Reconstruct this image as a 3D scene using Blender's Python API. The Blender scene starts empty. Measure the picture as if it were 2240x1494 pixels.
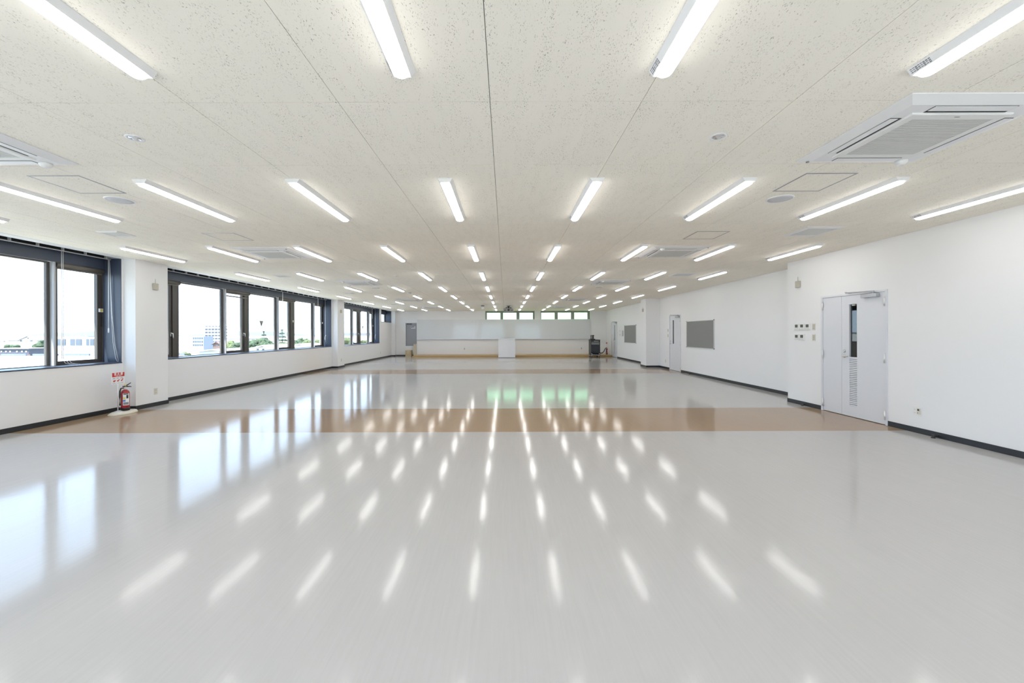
import bpy, bmesh, math, random
from mathutils import Vector, Matrix

sc = bpy.context.scene
COL = sc.collection
random.seed(4)

# ------------------------------------------------------------------ camera
F_PX, CX, CY, ROLL, EYE = 892.1, 1105.64, 729.26, 0.0033, 1.387
cam_d = bpy.data.cameras.new('camera')
cam = bpy.data.objects.new('camera', cam_d)
COL.objects.link(cam)
cam_d.sensor_fit = 'HORIZONTAL'
cam_d.sensor_width = 36.0
cam_d.lens = F_PX * 36.0 / 2240.0
cam_d.shift_x = (1120 - CX) / 2240.0
cam_d.shift_y = -(747 - CY) / 2240.0
cam_d.clip_start = 0.05
cam_d.clip_end = 9000
cam.matrix_world = Matrix.Translation((0, 0, EYE)) @ Matrix.Rotation(math.pi / 2, 4, 'X') @ Matrix.Rotation(-ROLL, 4, 'Z')
sc.camera = cam

# ------------------------------------------------------------------ sky, sun, exposure
SKY = 4.6
w = bpy.data.worlds.new('sky')
sc.world = w
w.use_nodes = True
nt = w.node_tree
nt.nodes.clear()
wo = nt.nodes.new('ShaderNodeOutputWorld')
wb = nt.nodes.new('ShaderNodeBackground')
tc = nt.nodes.new('ShaderNodeTexCoord')
sx = nt.nodes.new('ShaderNodeSeparateXYZ')
rp = nt.nodes.new('ShaderNodeValToRGB')
rp.color_ramp.elements[0].position = 0.0
rp.color_ramp.elements[0].color = (0.66, 0.82, 1.0, 1)
rp.color_ramp.elements[1].position = 0.7
rp.color_ramp.elements[1].color = (0.40, 0.60, 1.0, 1)
nt.links.new(tc.outputs['Generated'], sx.inputs[0])
nt.links.new(sx.outputs['Z'], rp.inputs['Fac'])
nt.links.new(rp.outputs['Color'], wb.inputs['Color'])
wb.inputs['Strength'].default_value = SKY
nt.links.new(wb.outputs[0], wo.inputs['Surface'])

sun_d = bpy.data.lights.new('sun', 'SUN')
sun_d.energy = 28.0
sun_d.angle = math.radians(0.55)
sun_d.color = (1.0, 0.95, 0.88)
sun = bpy.data.objects.new('sun', sun_d)
COL.objects.link(sun)
sun.location = (-40, -40, 120)
sun.rotation_euler = Vector((0.225, 0.42, -1.0)).to_track_quat('-Z', 'Y').to_euler()

LAMP = 13.5                       # radiance of the ceiling light lenses
vs = sc.view_settings
vs.view_transform = 'Standard'
vs.look = 'None'
vs.gamma = 1.0
vs.exposure = 0.14
vs.use_curve_mapping = False
try:
    sc.cycles.max_bounces = 10
    sc.cycles.diffuse_bounces = 6
    sc.cycles.glossy_bounces = 4
    sc.cycles.transparent_max_bounces = 12
    sc.cycles.sample_clamp_indirect = 6.0
    sc.cycles.caustics_reflective = False
    sc.cycles.caustics_refractive = False
except Exception:
    pass

# ------------------------------------------------------------------ materials
MATS = {}
def mat(name, col, rough=0.5, metal=0.0, spec=0.5, emis=None, estr=0.0, coat=0.0):
    if name in MATS:
        return MATS[name]
    m = bpy.data.materials.new(name)
    m.use_nodes = True
    b = m.node_tree.nodes['Principled BSDF']
    b.inputs['Base Color'].default_value = (*col, 1)
    b.inputs['Roughness'].default_value = rough
    b.inputs['Metallic'].default_value = metal
    b.inputs['Specular IOR Level'].default_value = spec
    if coat:
        b.inputs['Coat Weight'].default_value = coat
    if emis:
        b.inputs['Emission Color'].default_value = (*emis, 1)
        b.inputs['Emission Strength'].default_value = estr
    MATS[name] = m
    return m

def N(m, kind, **kw):
    n = m.node_tree.nodes.new(kind)
    for k, v in kw.items():
        if k in n.inputs:
            n.inputs[k].default_value = v
        else:
            setattr(n, k, v)
    return n
def L(m, a, b):
    m.node_tree.links.new(a, b)

def wall_paper(name, col):
    m = mat(name, col, 0.75, spec=0.25)
    b = m.node_tree.nodes['Principled BSDF']
    t = N(m, 'ShaderNodeTexCoord')
    n = N(m, 'ShaderNodeTexNoise', Scale=260.0, Detail=2.0)
    bp = N(m, 'ShaderNodeBump', Strength=0.06, Distance=0.002)
    L(m, t.outputs['Object'], n.inputs['Vector'])
    L(m, n.outputs['Fac'], bp.inputs['Height'])
    L(m, bp.outputs['Normal'], b.inputs['Normal'])
    return m
M_WALL = wall_paper('white_wallpaper', (0.82, 0.82, 0.83))

def floor_mat(name, col, col2):
    m = mat(name, col, 0.105, spec=0.16)
    b = m.node_tree.nodes['Principled BSDF']
    g = N(m, 'ShaderNodeNewGeometry')
    mp = N(m, 'ShaderNodeMapping')
    mp.inputs['Scale'].default_value = (55.0, 2.2, 1.0)
    n = N(m, 'ShaderNodeTexNoise', Scale=1.0, Detail=4.0, Roughness=0.6)
    L(m, g.outputs['Position'], mp.inputs['Vector'])
    L(m, mp.outputs['Vector'], n.inputs['Vector'])
    mx = N(m, 'ShaderNodeMix', data_type='RGBA')
    mx.inputs['A'].default_value = (*col, 1)
    mx.inputs['B'].default_value = (*col2, 1)
    L(m, n.outputs['Fac'], mx.inputs['Factor'])
    L(m, mx.outputs['Result'], b.inputs['Base Color'])
    # faint waviness of the waxed vinyl
    n2 = N(m, 'ShaderNodeTexNoise', Scale=5.0, Detail=3.0, Roughness=0.55)
    L(m, g.outputs['Position'], n2.inputs['Vector'])
    n3 = N(m, 'ShaderNodeTexNoise', Scale=70.0, Detail=2.0)
    L(m, g.outputs['Position'], n3.inputs['Vector'])
    ad = N(m, 'ShaderNodeMath', operation='MULTIPLY_ADD')
    ad.inputs[1].default_value = 0.05
    L(m, n3.outputs['Fac'], ad.inputs[0])
    L(m, n2.outputs['Fac'], ad.inputs[2])
    bp = N(m, 'ShaderNodeBump', Strength=0.06, Distance=0.012)
    L(m, ad.outputs[0], bp.inputs['Height'])
    L(m, bp.outputs['Normal'], b.inputs['Normal'])
    return m
M_FLOOR = floor_mat('cream_vinyl_sheet', (0.525, 0.512, 0.506), (0.465, 0.452, 0.446))
M_BAND = floor_mat('brown_vinyl_sheet', (0.385, 0.27, 0.175), (0.34, 0.235, 0.15))

def tile_mat():
    m = mat('fissured_ceiling_board', (0.93, 0.888, 0.80), 0.9, spec=0.1)
    b = m.node_tree.nodes['Principled BSDF']
    g = N(m, 'ShaderNodeNewGeometry')
    def dots(sc_, lo, hi, big, blo, bhi):
        mp = N(m, 'ShaderNodeMapping')
        mp.inputs['Scale'].default_value = sc_
        L(m, g.outputs['Position'], mp.inputs['Vector'])
        n = N(m, 'ShaderNodeTexNoise', Scale=1.0, Detail=1.5, Distortion=0.6)
        L(m, mp.outputs['Vector'], n.inputs['Vector'])
        r = N(m, 'ShaderNodeMapRange')
        r.inputs['From Min'].default_value = lo
        r.inputs['From Max'].default_value = hi
        L(m, n.outputs['Fac'], r.inputs['Value'])
        mp2 = N(m, 'ShaderNodeMapping')
        mp2.inputs['Scale'].default_value = big
        L(m, g.outputs['Position'], mp2.inputs['Vector'])
        n2 = N(m, 'ShaderNodeTexNoise', Scale=1.0, Detail=3.0)
        L(m, mp2.outputs['Vector'], n2.inputs['Vector'])
        r2 = N(m, 'ShaderNodeMapRange')
        r2.inputs['From Min'].default_value = blo
        r2.inputs['From Max'].default_value = bhi
        L(m, n2.outputs['Fac'], r2.inputs['Value'])
        mu = N(m, 'ShaderNodeMath', operation='MULTIPLY')
        L(m, r.outputs['Result'], mu.inputs[0])
        L(m, r2.outputs['Result'], mu.inputs[1])
        return mu.outputs[0]
    a = dots((240.0, 82.0, 1.0), 0.630, 0.70, (17.0, 3.0, 1.0), 0.42, 0.58)
    c = dots((170.0, 70.0, 1.0), 0.655, 0.72, (9.0, 5.0, 1.0), 0.40, 0.60)
    ad = N(m, 'ShaderNodeMath', operation='MAXIMUM')
    L(m, a, ad.inputs[0])
    L(m, c, ad.inputs[1])
    cl = N(m, 'ShaderNodeMath', operation='MINIMUM')
    cl.inputs[1].default_value = 1.0
    L(m, ad.outputs[0], cl.inputs[0])
    mx = N(m, 'ShaderNodeMix', data_type='RGBA')
    mx.inputs['A'].default_value = (0.93, 0.888, 0.80, 1)
    mx.inputs['B'].default_value = (0.40, 0.38, 0.34, 1)
    L(m, cl.outputs[0], mx.inputs['Factor'])
    L(m, mx.outputs['Result'], b.inputs['Base Color'])
    return m
M_TILE = tile_mat()

def glass_mat(name, tint, ior=1.5):
    m = bpy.data.materials.new(name)
    m.use_nodes = True
    t = m.node_tree
    t.nodes.clear()
    o = t.nodes.new('ShaderNodeOutputMaterial')
    tr = t.nodes.new('ShaderNodeBsdfTransparent')
    tr.inputs['Color'].default_value = (*tint, 1)
    gl = t.nodes.new('ShaderNodeBsdfGlossy')
    gl.inputs['Roughness'].default_value = 0.02
    # Schlick reflectance, the same on both faces of the pane
    ge = t.nodes.new('ShaderNodeNewGeometry')
    dt = t.nodes.new('ShaderNodeVectorMath')
    dt.operation = 'DOT_PRODUCT'
    t.links.new(ge.outputs['Normal'], dt.inputs[0])
    t.links.new(ge.outputs['Incoming'], dt.inputs[1])
    def mth(op, a, b=None):
        q = t.nodes.new('ShaderNodeMath')
        q.operation = op
        for i, v in enumerate((a, b)):
            if v is None:
                continue
            if isinstance(v, (int, float)):
                q.inputs[i].default_value = v
            else:
                t.links.new(v, q.inputs[i])
        return q.outputs[0]
    f0 = ((ior - 1) / (ior + 1)) ** 2
    ab = mth('ABSOLUTE', dt.outputs['Value'])
    fr_ = mth('ADD', mth('MULTIPLY', mth('POWER', mth('SUBTRACT', 1.0, ab), 5.0), 1 - f0), f0)
    mx = t.nodes.new('ShaderNodeMixShader')
    t.links.new(fr_, mx.inputs[0])
    t.links.new(tr.outputs[0], mx.inputs[1])
    t.links.new(gl.outputs[0], mx.inputs[2])
    t.links.new(mx.outputs[0], o.inputs['Surface'])
    MATS[name] = m
    return m
M_GLASS = glass_mat('clear_window_glass', (0.93, 0.96, 0.96))
M_GREEN = glass_mat('green_tinted_window_glass', (0.66, 0.90, 0.62))  # green tint is set in the panes themselves
M_WIRED = glass_mat('dark_door_glass', (0.55, 0.57, 0.57), 1.8)

M_BASE = mat('charcoal_skirting_vinyl', (0.018, 0.020, 0.025), 0.35)
M_NAVY = mat('navy_window_board', (0.046, 0.060, 0.094), 0.38)
M_NAVYD = mat('shaded_pocket_colour', (0.022, 0.022, 0.024), 0.7)
M_FRAME = mat('dark_bronze_aluminium', (0.085, 0.076, 0.070), 0.38, 0.25)
M_FRAMEB = mat('bronze_roller_cover', (0.16, 0.145, 0.125), 0.45, 0.1)
M_FIN = mat('grey_aluminium_fin', (0.50, 0.51, 0.53), 0.45, 0.0)
M_LIP = mat('pale_rail_and_lip_glint', (0.62, 0.62, 0.63), 0.35, 0.3)
M_WHITE = mat('white_enamel', (0.82, 0.82, 0.83), 0.4)
M_WHITEP = mat('white_plastic', (0.80, 0.80, 0.79), 0.45)
M_PANELG = mat('soft_grey_plastic', (0.46, 0.46, 0.45), 0.6)
M_SLOT = mat('black_slot', (0.02, 0.02, 0.022), 0.6)
M_DOOR = mat('pale_grey_door_paint', (0.70, 0.715, 0.76), 0.42)
M_STEEL = mat('brushed_steel', (0.62, 0.61, 0.60), 0.3, 0.9)
M_CHROME = mat('bright_chrome', (0.85, 0.85, 0.86), 0.12, 1.0)
M_HINGE = mat('satin_hinge_metal', (0.80, 0.80, 0.80), 0.35, 0.5)
M_CLOSER = mat('silver_door_closer', (0.48, 0.49, 0.52), 0.4, 0.4)
M_IVORY = mat('ivory_plastic', (0.64, 0.62, 0.54), 0.5)
M_BEIGE = mat('beige_plastic', (0.50, 0.47, 0.40), 0.55)
M_LCD = mat('green_grey_display', (0.075, 0.085, 0.07), 0.3)
M_GRAYB = mat('grey_pin_board', (0.27, 0.27, 0.265), 0.9, spec=0.15)
M_ALU = mat('aluminium_trim', (0.70, 0.70, 0.71), 0.35, 0.5)
M_BOARD = mat('glossy_whiteboard', (0.66, 0.68, 0.70), 0.07, spec=0.5)
M_LECT = mat('white_laminate', (0.80, 0.80, 0.82), 0.35)
M_BLACK = mat('black_plastic', (0.02, 0.02, 0.022), 0.4)
M_DGREY = mat('dark_grey_steel', (0.055, 0.057, 0.062), 0.45, 0.3)
M_RACK = mat('smoked_rack_door', (0.03, 0.033, 0.042), 0.15)
M_MGREY = mat('mid_grey_plastic', (0.22, 0.22, 0.22), 0.5)
M_RED = mat('red_extinguisher_paint', (0.33, 0.008, 0.016), 0.25, coat=0.5)
M_SIGNR = mat('red_sign_print', (0.55, 0.03, 0.03), 0.45)
M_SIGNW = mat('white_sign_print', (0.85, 0.85, 0.88), 0.45)
M_YEL = mat('yellow_print', (0.80, 0.66, 0.08), 0.5)
M_BLUE = mat('blue_print', (0.09, 0.22, 0.60), 0.5)
M_PALEY = mat('pale_yellow_cap', (0.75, 0.68, 0.30), 0.5)
M_CARD = mat('brown_cardboard', (0.55, 0.45, 0.28), 0.85)
M_CARD2 = mat('pale_cardboard', (0.62, 0.55, 0.43), 0.85)
M_CORD = mat('white_cord', (0.80, 0.80, 0.82), 0.6)
M_INK = mat('black_ink', (0.02, 0.02, 0.02), 0.6)
M_GREYINK = mat('grey_ink', (0.25, 0.25, 0.27), 0.6)
M_PAD = mat('cream_plastic', (0.70, 0.67, 0.58), 0.4)
M_LENSL = mat('opal_light_lens', (0.9, 0.9, 0.9), 0.4, emis=(1.0, 0.985, 0.955), estr=LAMP)
M_DARKC = mat('corridor_paint', (0.16, 0.15, 0.14), 0.8)

def wood_mat():
    m = mat('oak_platform_board', (0.50, 0.33, 0.13), 0.35)
    b = m.node_tree.nodes['Principled BSDF']
    g = N(m, 'ShaderNodeNewGeometry')
    mp = N(m, 'ShaderNodeMapping')
    mp.inputs['Scale'].default_value = (1.3, 9.0, 30.0)
    n = N(m, 'ShaderNodeTexNoise', Scale=1.0, Detail=5.0)
    L(m, g.outputs['Position'], mp.inputs['Vector'])
    L(m, mp.outputs['Vector'], n.inputs['Vector'])
    mx = N(m, 'ShaderNodeMix', data_type='RGBA')
    mx.inputs['A'].default_value = (0.58, 0.39, 0.17, 1)
    mx.inputs['B'].default_value = (0.36, 0.22, 0.08, 1)
    L(m, n.outputs['Fac'], mx.inputs['Factor'])
    L(m, mx.outputs['Result'], b.inputs['Base Color'])
    return m
M_WOOD = wood_mat()

# ------------------------------------------------------------------ mesh helpers
class MB:
    def __init__(s):
        s.v = []
        s.f = []
        s.sm = []
    def box(s, a, b):
        x0, y0, z0 = (min(a[i], b[i]) for i in range(3))
        x1, y1, z1 = (max(a[i], b[i]) for i in range(3))
        n = len(s.v)
        s.v += [(x0, y0, z0), (x1, y0, z0), (x1, y1, z0), (x0, y1, z0), (x0, y0, z1), (x1, y0, z1), (x1, y1, z1), (x0, y1, z1)]
        for q in ((0, 3, 2, 1), (4, 5, 6, 7), (0, 1, 5, 4), (1, 2, 6, 5), (2, 3, 7, 6), (3, 0, 4, 7)):
            s.f.append(tuple(n + i for i in q))
            s.sm.append(False)
        return s
    def rings(s, rings, cap0=True, cap1=True, smooth=True, closed=True):
        n = len(s.v)
        k = len(rings[0])
        for r in rings:
            s.v += [tuple(p) for p in r]
        for i in range(len(rings) - 1):
            for j in range(k if closed else k - 1):
                j2 = (j + 1) % k
                s.f.append((n + i * k + j, n + i * k + j2, n + (i + 1) * k + j2, n + (i + 1) * k + j))
                s.sm.append(smooth)
        if cap0:
            s.f.append(tuple(n + j for j in reversed(range(k))))
            s.sm.append(False)
        if cap1:
            s.f.append(tuple(n + (len(rings) - 1) * k + j for j in range(k)))
            s.sm.append(False)
        return s
    def lathe(s, prof, c=(0, 0, 0), seg=24, axis='z', smooth=True):
        R = []
        for r, h in prof:
            ring = []
            for j in range(seg):
                t = 2 * math.pi * j / seg
                a, b = r * math.cos(t), r * math.sin(t)
                if axis == 'z':
                    p = (c[0] + a, c[1] + b, c[2] + h)
                elif axis == 'x':
                    p = (c[0] + h, c[1] + a, c[2] + b)
                else:
                    p = (c[0] + b, c[1] + h, c[2] + a)
                ring.append(p)
            R.append(ring)
        return s.rings(R, True, True, smooth)
    def cyl(s, c, r, h, seg=20, axis='z'):
        return s.lathe([(r, 0), (r, h)], c, seg, axis)
    def tube(s, pts, r, seg=8):
        P = [Vector(p) for p in pts]
        R = []
        up = None
        for i, p in enumerate(P):
            d = (P[min(i + 1, len(P) - 1)] - P[max(i - 1, 0)]).normalized()
            if up is None:
                up = Vector((0, 0, 1)) if abs(d.z) < 0.9 else Vector((1, 0, 0))
            a = d.cross(up).normalized()
            b = d.cross(a).normalized()
            rr = r[i] if isinstance(r, (list, tuple)) else r
            R.append([p + a * rr * math.cos(2 * math.pi * j / seg) + b * rr * math.sin(2 * math.pi * j / seg) for j in range(seg)])
        return s.rings(R)
    def prism(s, poly, axis, a, b):
        R = []
        for h in (a, b):
            if axis == 'x':
                R.append([(h, p[0], p[1]) for p in poly])
            elif axis == 'y':
                R.append([(p[0], h, p[1]) for p in poly])
            else:
                R.append([(p[0], p[1], h) for p in poly])
        return s.rings(R, True, True, False)
    def build(s, name, m, parent=None, bevel=0.0, at=None, seg=2):
        off = Vector((0, 0, 0))
        if parent is not None:
            q = parent
            while q is not None:
                off += Vector(q.location)
                q = q.parent
        org = Vector(at) if at is not None else off
        me = bpy.data.meshes.new(name)
        me.from_pydata([tuple(Vector(p) - org) for p in s.v], [], s.f)
        bm = bmesh.new()
        bm.from_mesh(me)
        bmesh.ops.recalc_face_normals(bm, faces=bm.faces)
        bm.to_mesh(me)
        bm.free()
        for p, k in zip(me.polygons, s.sm):
            p.use_smooth = k
        me.materials.append(m)
        o = bpy.data.objects.new(name, me)
        COL.objects.link(o)
        if parent is not None:
            o.parent = parent
        o.location = org - off
        if bevel:
            md = o.modifiers.new('bevel', 'BEVEL')
            md.width = bevel
            md.segments = seg
            md.limit_method = 'ANGLE'
        return o

def tag(o, label=None, cat=None, group=None, kind=None):
    if label:
        o['label'] = label
    if cat:
        o['category'] = cat
    if group:
        o['group'] = group
    if kind:
        o['kind'] = kind
    return o

def root(name, loc, label=None, cat=None, group=None, kind=None):
    o = bpy.data.objects.new(name, None)
    o.empty_display_size = 0.1
    COL.objects.link(o)
    o.location = loc
    return tag(o, label, cat, group, kind)

def bx(name, m, parent, a, b, bevel=0.0):
    return MB().box(a, b).build(name, m, parent, bevel)

def copy_tree(o, parent=None):
    c = o.copy()
    COL.objects.link(c)
    c.parent = parent
    for ch in list(o.children):
        copy_tree(ch, c)
    return c

def text(body, size, m, parent, name, loc, rot, bold=0.0):
    cu = bpy.data.curves.new(name, 'FONT')
    cu.body = body
    cu.size = size
    cu.align_x = 'CENTER'
    cu.align_y = 'CENTER'
    cu.extrude = 0.0004
    cu.offset = bold
    cu.resolution_u = 2
    tmp = bpy.data.objects.new('tmp', cu)
    COL.objects.link(tmp)
    dg = bpy.context.evaluated_depsgraph_get()
    me = bpy.data.meshes.new_from_object(tmp.evaluated_get(dg))
    bpy.data.objects.remove(tmp)
    me.name = name
    me.materials.clear()
    me.materials.append(m)
    o = bpy.data.objects.new(name, me)
    COL.objects.link(o)
    off = Vector((0, 0, 0))
    q = parent
    while q is not None:
        off += Vector(q.location)
        q = q.parent
    o.parent = parent
    o.location = Vector(loc) - off
    o.rotation_euler = rot
    return o
ROT_FACE_NEGX = (math.pi / 2, 0, -math.pi / 2)   # text on the right wall, read from inside
ROT_FACE_POSX = (math.pi / 2, 0, math.pi / 2)    # text on the left side, facing +X
ROT_FACE_NEGY = (math.pi / 2, 0, 0)              # text on the back wall, facing the viewer

# ------------------------------------------------------------------ room dimensions
H = 2.775
XL, PL, XR, XR2 = -7.022, -6.793, 5.66, 6.205
YF, YB, YBL = -2.3, 25.10, 25.35
SILL, HEAD = 0.885, 2.575
XG = -7.40                       # window glass plane
XO = -7.50                       # outer face of the window wall
XF = -7.32                       # inner face of the navy head board

# floor -------------------------------------------------------------
fl = MB()
bands = [(5.745, 7.533), (14.02, 15.71)]
ys = [YF] + [y for b in bands for y in b] + [25.6]
for i in range(0, len(ys), 2):
    fl.box((-7.6, ys[i], -0.12), (6.5, ys[i + 1], 0.0))
floor = fl.build('floor', M_FLOOR)
tag(floor, 'glossy cream vinyl floor of the big empty hall', 'floor', kind='structure')
for a, b in bands:
    bx('floor_band', M_BAND, floor, (-7.6, a, -0.12), (6.5, b, 0.0))

# walls -------------------------------------------------------------
WIN = [(-1.05, 7.462), (8.30, 16.455), (17.45, 22.725)]
wl = MB()
seg = [YF - 0.2]
for a, b in WIN:
    wl.box((XO, seg[0], 0), (XL, a, H + 0.15))
    wl.box((XO, a, 0), (XL, b, SILL - 0.02))
    wl.box((XO, a, HEAD + 0.01), (XF - 0.02, b, H + 0.15))
    wl.box((XF - 0.02, a, H + 0.13), (XL, b, H + 0.15))
    seg = [b]
W4 = (23.07, 25.08, 2.08)
wl.box((XO, WIN[2][1], 0), (XL, W4[0], H + 0.15))
wl.box((XO, W4[0], 0), (XL, W4[1], W4[2] - 0.02))
wl.box((XO, W4[0], HEAD + 0.01), (XF - 0.02, W4[1], H + 0.15))
wl.box((XF - 0.02, W4[0], H + 0.13), (XL, W4[1], H + 0.15))
wl.box((XO, W4[1], 0), (XL, 25.75, H + 0.15))
wall_left = wl.build('wall_left', M_WALL)
tag(wall_left, 'white window wall along the left with broad pillars', 'wall', kind='structure')
for a, b in ((7.491, 8.208), (16.515, 17.198), (25.112, 25.36)):
    bx('pillar', M_WALL, wall_left, (XL - 0.001, a, 0), (PL, b, H), 0.004)
# slab edge over the windows outside
bx('eave_slab', M_WHITE, wall_left, (-7.665, YF, 2.685), (XO + 0.001, 25.6, 2.80))

D1 = (6.033, 7.305, 2.025)
D2 = (14.42, 15.42, 2.04)
D3 = (22.62, 23.90, 2.03)
wr = MB()
XRO = 6.45
wr.box((XR, YF - 0.2, 0), (XRO, D1[0], H + 0.1))
wr.box((XR, D1[0], D1[2]), (XRO, D1[1], H + 0.1))
wr.box((XR, D1[1], 0), (XRO, 8.177, H + 0.1))
for a, b in ((8.177, D2[0]), (D2[1], D3[0]), (D3[1], 25.75)):
    wr.box((XR2, a, 0), (XRO, b, H + 0.1))
for d in (D2, D3):
    wr.box((XR2, d[0], d[2]), (XRO, d[1], H + 0.1))
wall_right = wr.build('wall_right', M_WALL)
tag(wall_right, 'white wall with grey doors along the right', 'wall', kind='structure')
bx('pillar', M_WALL, wall_right, (XR, 16.416, 0), (XR2 + 0.001, 17.07, H), 0.004)
for k, d in enumerate((D1, D2, D3)):       # unlit corridor behind each door
    x0 = XRO
    c = MB()
    c.box((x0 + 1.9, d[0] - 0.9, 0), (x0 + 2.0, d[1] + 0.9, 2.5))
    c.box((x0, d[0] - 1.0, 0), (x0 + 2.0, d[0] - 0.9, 2.5))
    c.box((x0, d[1] + 0.9, 0), (x0 + 2.0, d[1] + 1.0, 2.5))
    c.box((x0, d[0] - 1.0, 2.4), (x0 + 2.0, d[1] + 1.0, 2.5))
    c.box((x0, d[0] - 1.0, -0.1), (x0 + 2.0, d[1] + 1.0, 0))
    c.build('corridor_shell', M_DARKC, wall_right)

wb_ = MB()
WA, WBB, WZ = (-1.24, 1.804), (2.167, 5.22), 2.12
wb_.box((-5.46, YB, 0), (6.3, 25.40, WZ))
wb_.box((-5.46, YB, WZ), (WA[0], 25.40, H + 0.1))
wb_.box((WA[1], YB, WZ), (WBB[0], 25.40, H + 0.1))
wb_.box((WBB[1], YB, WZ), (6.3, 25.40, H + 0.1))
HX0, HX1, HZ0, HZ1 = -6.20, -5.47, 0.625, 2.055
wb_.box((-7.2, YBL, 0), (-5.46, 25.60, HZ0))
wb_.box((-7.2, YBL, HZ1), (-5.46, 25.60, H + 0.1))
wb_.box((-7.2, YBL, HZ0), (HX0, 25.60, HZ1))
wb_.box((HX1, YBL, HZ0), (-5.46, 25.60, HZ1))
wall_back = wb_.build('wall_back', M_WALL)
tag(wall_back, 'white end wall behind the long whiteboard', 'wall', kind='structure')
FWX = [(-6.7, -3.65), (-3.25, -0.2), (1.3, 4.6)]  # unseen openings, added to let daylight into the near end
m = MB()
m.box((-7.5, YF - 0.2, 0), (6.45, YF, 0.40))
m.box((-7.5, YF - 0.2, 2.58), (6.45, YF, H + 0.1))
e = [-7.5] + [v for q in FWX for v in q] + [6.45]
for i in range(0, len(e), 2):
    m.box((e[i], YF - 0.2, 0.40), (e[i + 1], YF, 2.58))
wf = m.build('wall_front', M_WALL)
tag(wf, 'white wall with added wide windows behind the viewer', 'wall', kind='structure')

# ceiling -----------------------------------------------------------
ceil = MB().box((XL, YF - 0.2, H + 0.012), (6.45, 25.6, H + 0.12)).build('ceiling', mat('ceiling_backing', (0.30, 0.29, 0.27), 0.9))
tag(ceil, 'pale fissured board ceiling with thin joints', 'ceiling', kind='structure')
JX, JY, PIT, GAP = -0.0875, 2.4432, 0.91, 0.0018
CXL = -6.83                      # the boards stop at a plain white border by the windows
full = None
far = MB()
for ky in range(-7, 26):
    y0, y1 = JY + PIT * ky, JY + PIT * (ky + 1)
    y0, y1 = max(y0, YF), min(y1, YBL)
    if y1 - y0 < 0.01:
        continue
    for kx in range(-8, 8):
        x0, x1 = max(JX + PIT * kx, CXL), min(JX + PIT * (kx + 1), 6.205)
        if x1 - x0 < 0.02:
            continue
        whole = abs((x1 - x0) - PIT) < 1e-6 and abs((y1 - y0) - PIT) < 1e-6
        if -1 <= ky <= 9:
            if whole and full is not None:
                o = full.copy()
                COL.objects.link(o)
                o.location = (x0, y0, H)
            else:
                o = MB().box((x0 + GAP, y0 + GAP, H), (x1 - GAP, y1 - GAP, H + 0.0115)).build('ceiling_board', M_TILE, ceil, at=(x0, y0, H))
                if whole:
                    full = o
        else:
            far.box((x0 + GAP, y0 + GAP, H), (x1 - GAP, y1 - GAP, H + 0.0115))
tag(far.build('ceiling_board_field', M_TILE, ceil), kind='stuff')
t = MB().box((XL, YF, H - 0.004), (CXL, YBL, H + 0.012)).build('trim_1', M_WHITE)
tag(t, 'white ceiling border strip above the windows', 'trim', kind='structure')

# skirting ----------------------------------------------------------
BH, BT = 0.075, 0.008
bl = MB()
def runx(mb, x, y0, y1, s):
    mb.box((x, y0, 0), (x + s * BT, y1, BH))
def runy(mb, y, x0, x1, s):
    mb.box((x0, y, 0), (x1, y + s * BT, BH))
for a, b in ((YF, 7.491 - BT), (8.208 + BT, 16.515 - BT), (17.198 + BT, 25.112 - BT)):
    runx(bl, XL, a, b, 1)
for a, b in ((7.491, 8.208), (16.515, 17.198), (25.112, YBL)):
    runx(bl, PL, a - BT, b + (BT if b < 25 else 0), 1)
    runy(bl, a, XL, PL, -1)
    if b < 25:
        runy(bl, b, XL, PL, 1)
tag(bl.build('baseboard_left', M_BASE), 'black skirting along the window wall and pillars', 'baseboard', kind='structure')
br = MB()
for a, b in ((YF, D1[0]), (D1[1], 8.177 + BT)):
    runx(br, XR, a, b, -1)
runy(br, 8.177, XR, XR2, 1)
for a, b in ((8.177 + BT, D2[0]), (D2[1], 16.416 - BT), (17.07 + BT, D3[0])):
    runx(br, XR2, a, b, -1)
runx(br, XR, 16.416 - BT, 17.07 + BT, -1)
runy(br, 16.416, XR, XR2, -1)
runy(br, 17.07, XR, XR2, 1)
tag(br.build('baseboard_right', M_BASE), 'black skirting along the wall with grey doors', 'baseboard', kind='structure')
bb = MB()
runy(bb, YBL, PL, -5.46, -1)
tag(bb.build('baseboard_back', M_BASE), 'short black skirting under the grey escape hatch', 'baseboard', kind='structure')

# ------------------------------------------------------------------ windows on the left
def frame_rect(mb, x0, x1, y0, y1, z0, z1, t, tb=None, tt=None):
    tb = t if tb is None else tb
    tt = t if tt is None else tt
    mb.box((x0, y0, z0), (x1, y0 + t, z1))
    mb.box((x0, y1 - t, z0), (x1, y1, z1))
    mb.box((x0, y0 + t, z0), (x1, y1 - t, z0 + tb))
    mb.box((x0, y0 + t, z1 - tt), (x1, y1 - t, z1))

def fixed_light(r, a, b, z0=SILL, z1=HEAD):
    m = MB()
    m.box((XG - 0.03, a, z1 - 0.028), (XG + 0.03, b, z1))
    m.box((XG - 0.03, a, z0), (XG + 0.015, b, z0 + 0.012))
    m.box((XG - 0.03, a - 0.02, z0), (XG + 0.02, a, z1))
    m.box((XG - 0.03, b, z0), (XG + 0.015, b + 0.075, z1))
    o = m.build('fixed_frame', M_FRAME, r, 0.003)
    bx('pane', M_GLASS, o, (XG - 0.004, a - 0.005, z0 + 0.008), (XG + 0.004, b + 0.005, z1 - 0.02))
    bx('frame_lip_glint', M_LIP, r, (XG - 0.02, a, z1 - 0.002), (XG + 0.055, b, z1 + 0.008))  # pale strip paints in the lip's reflection along the dark frame

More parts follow.
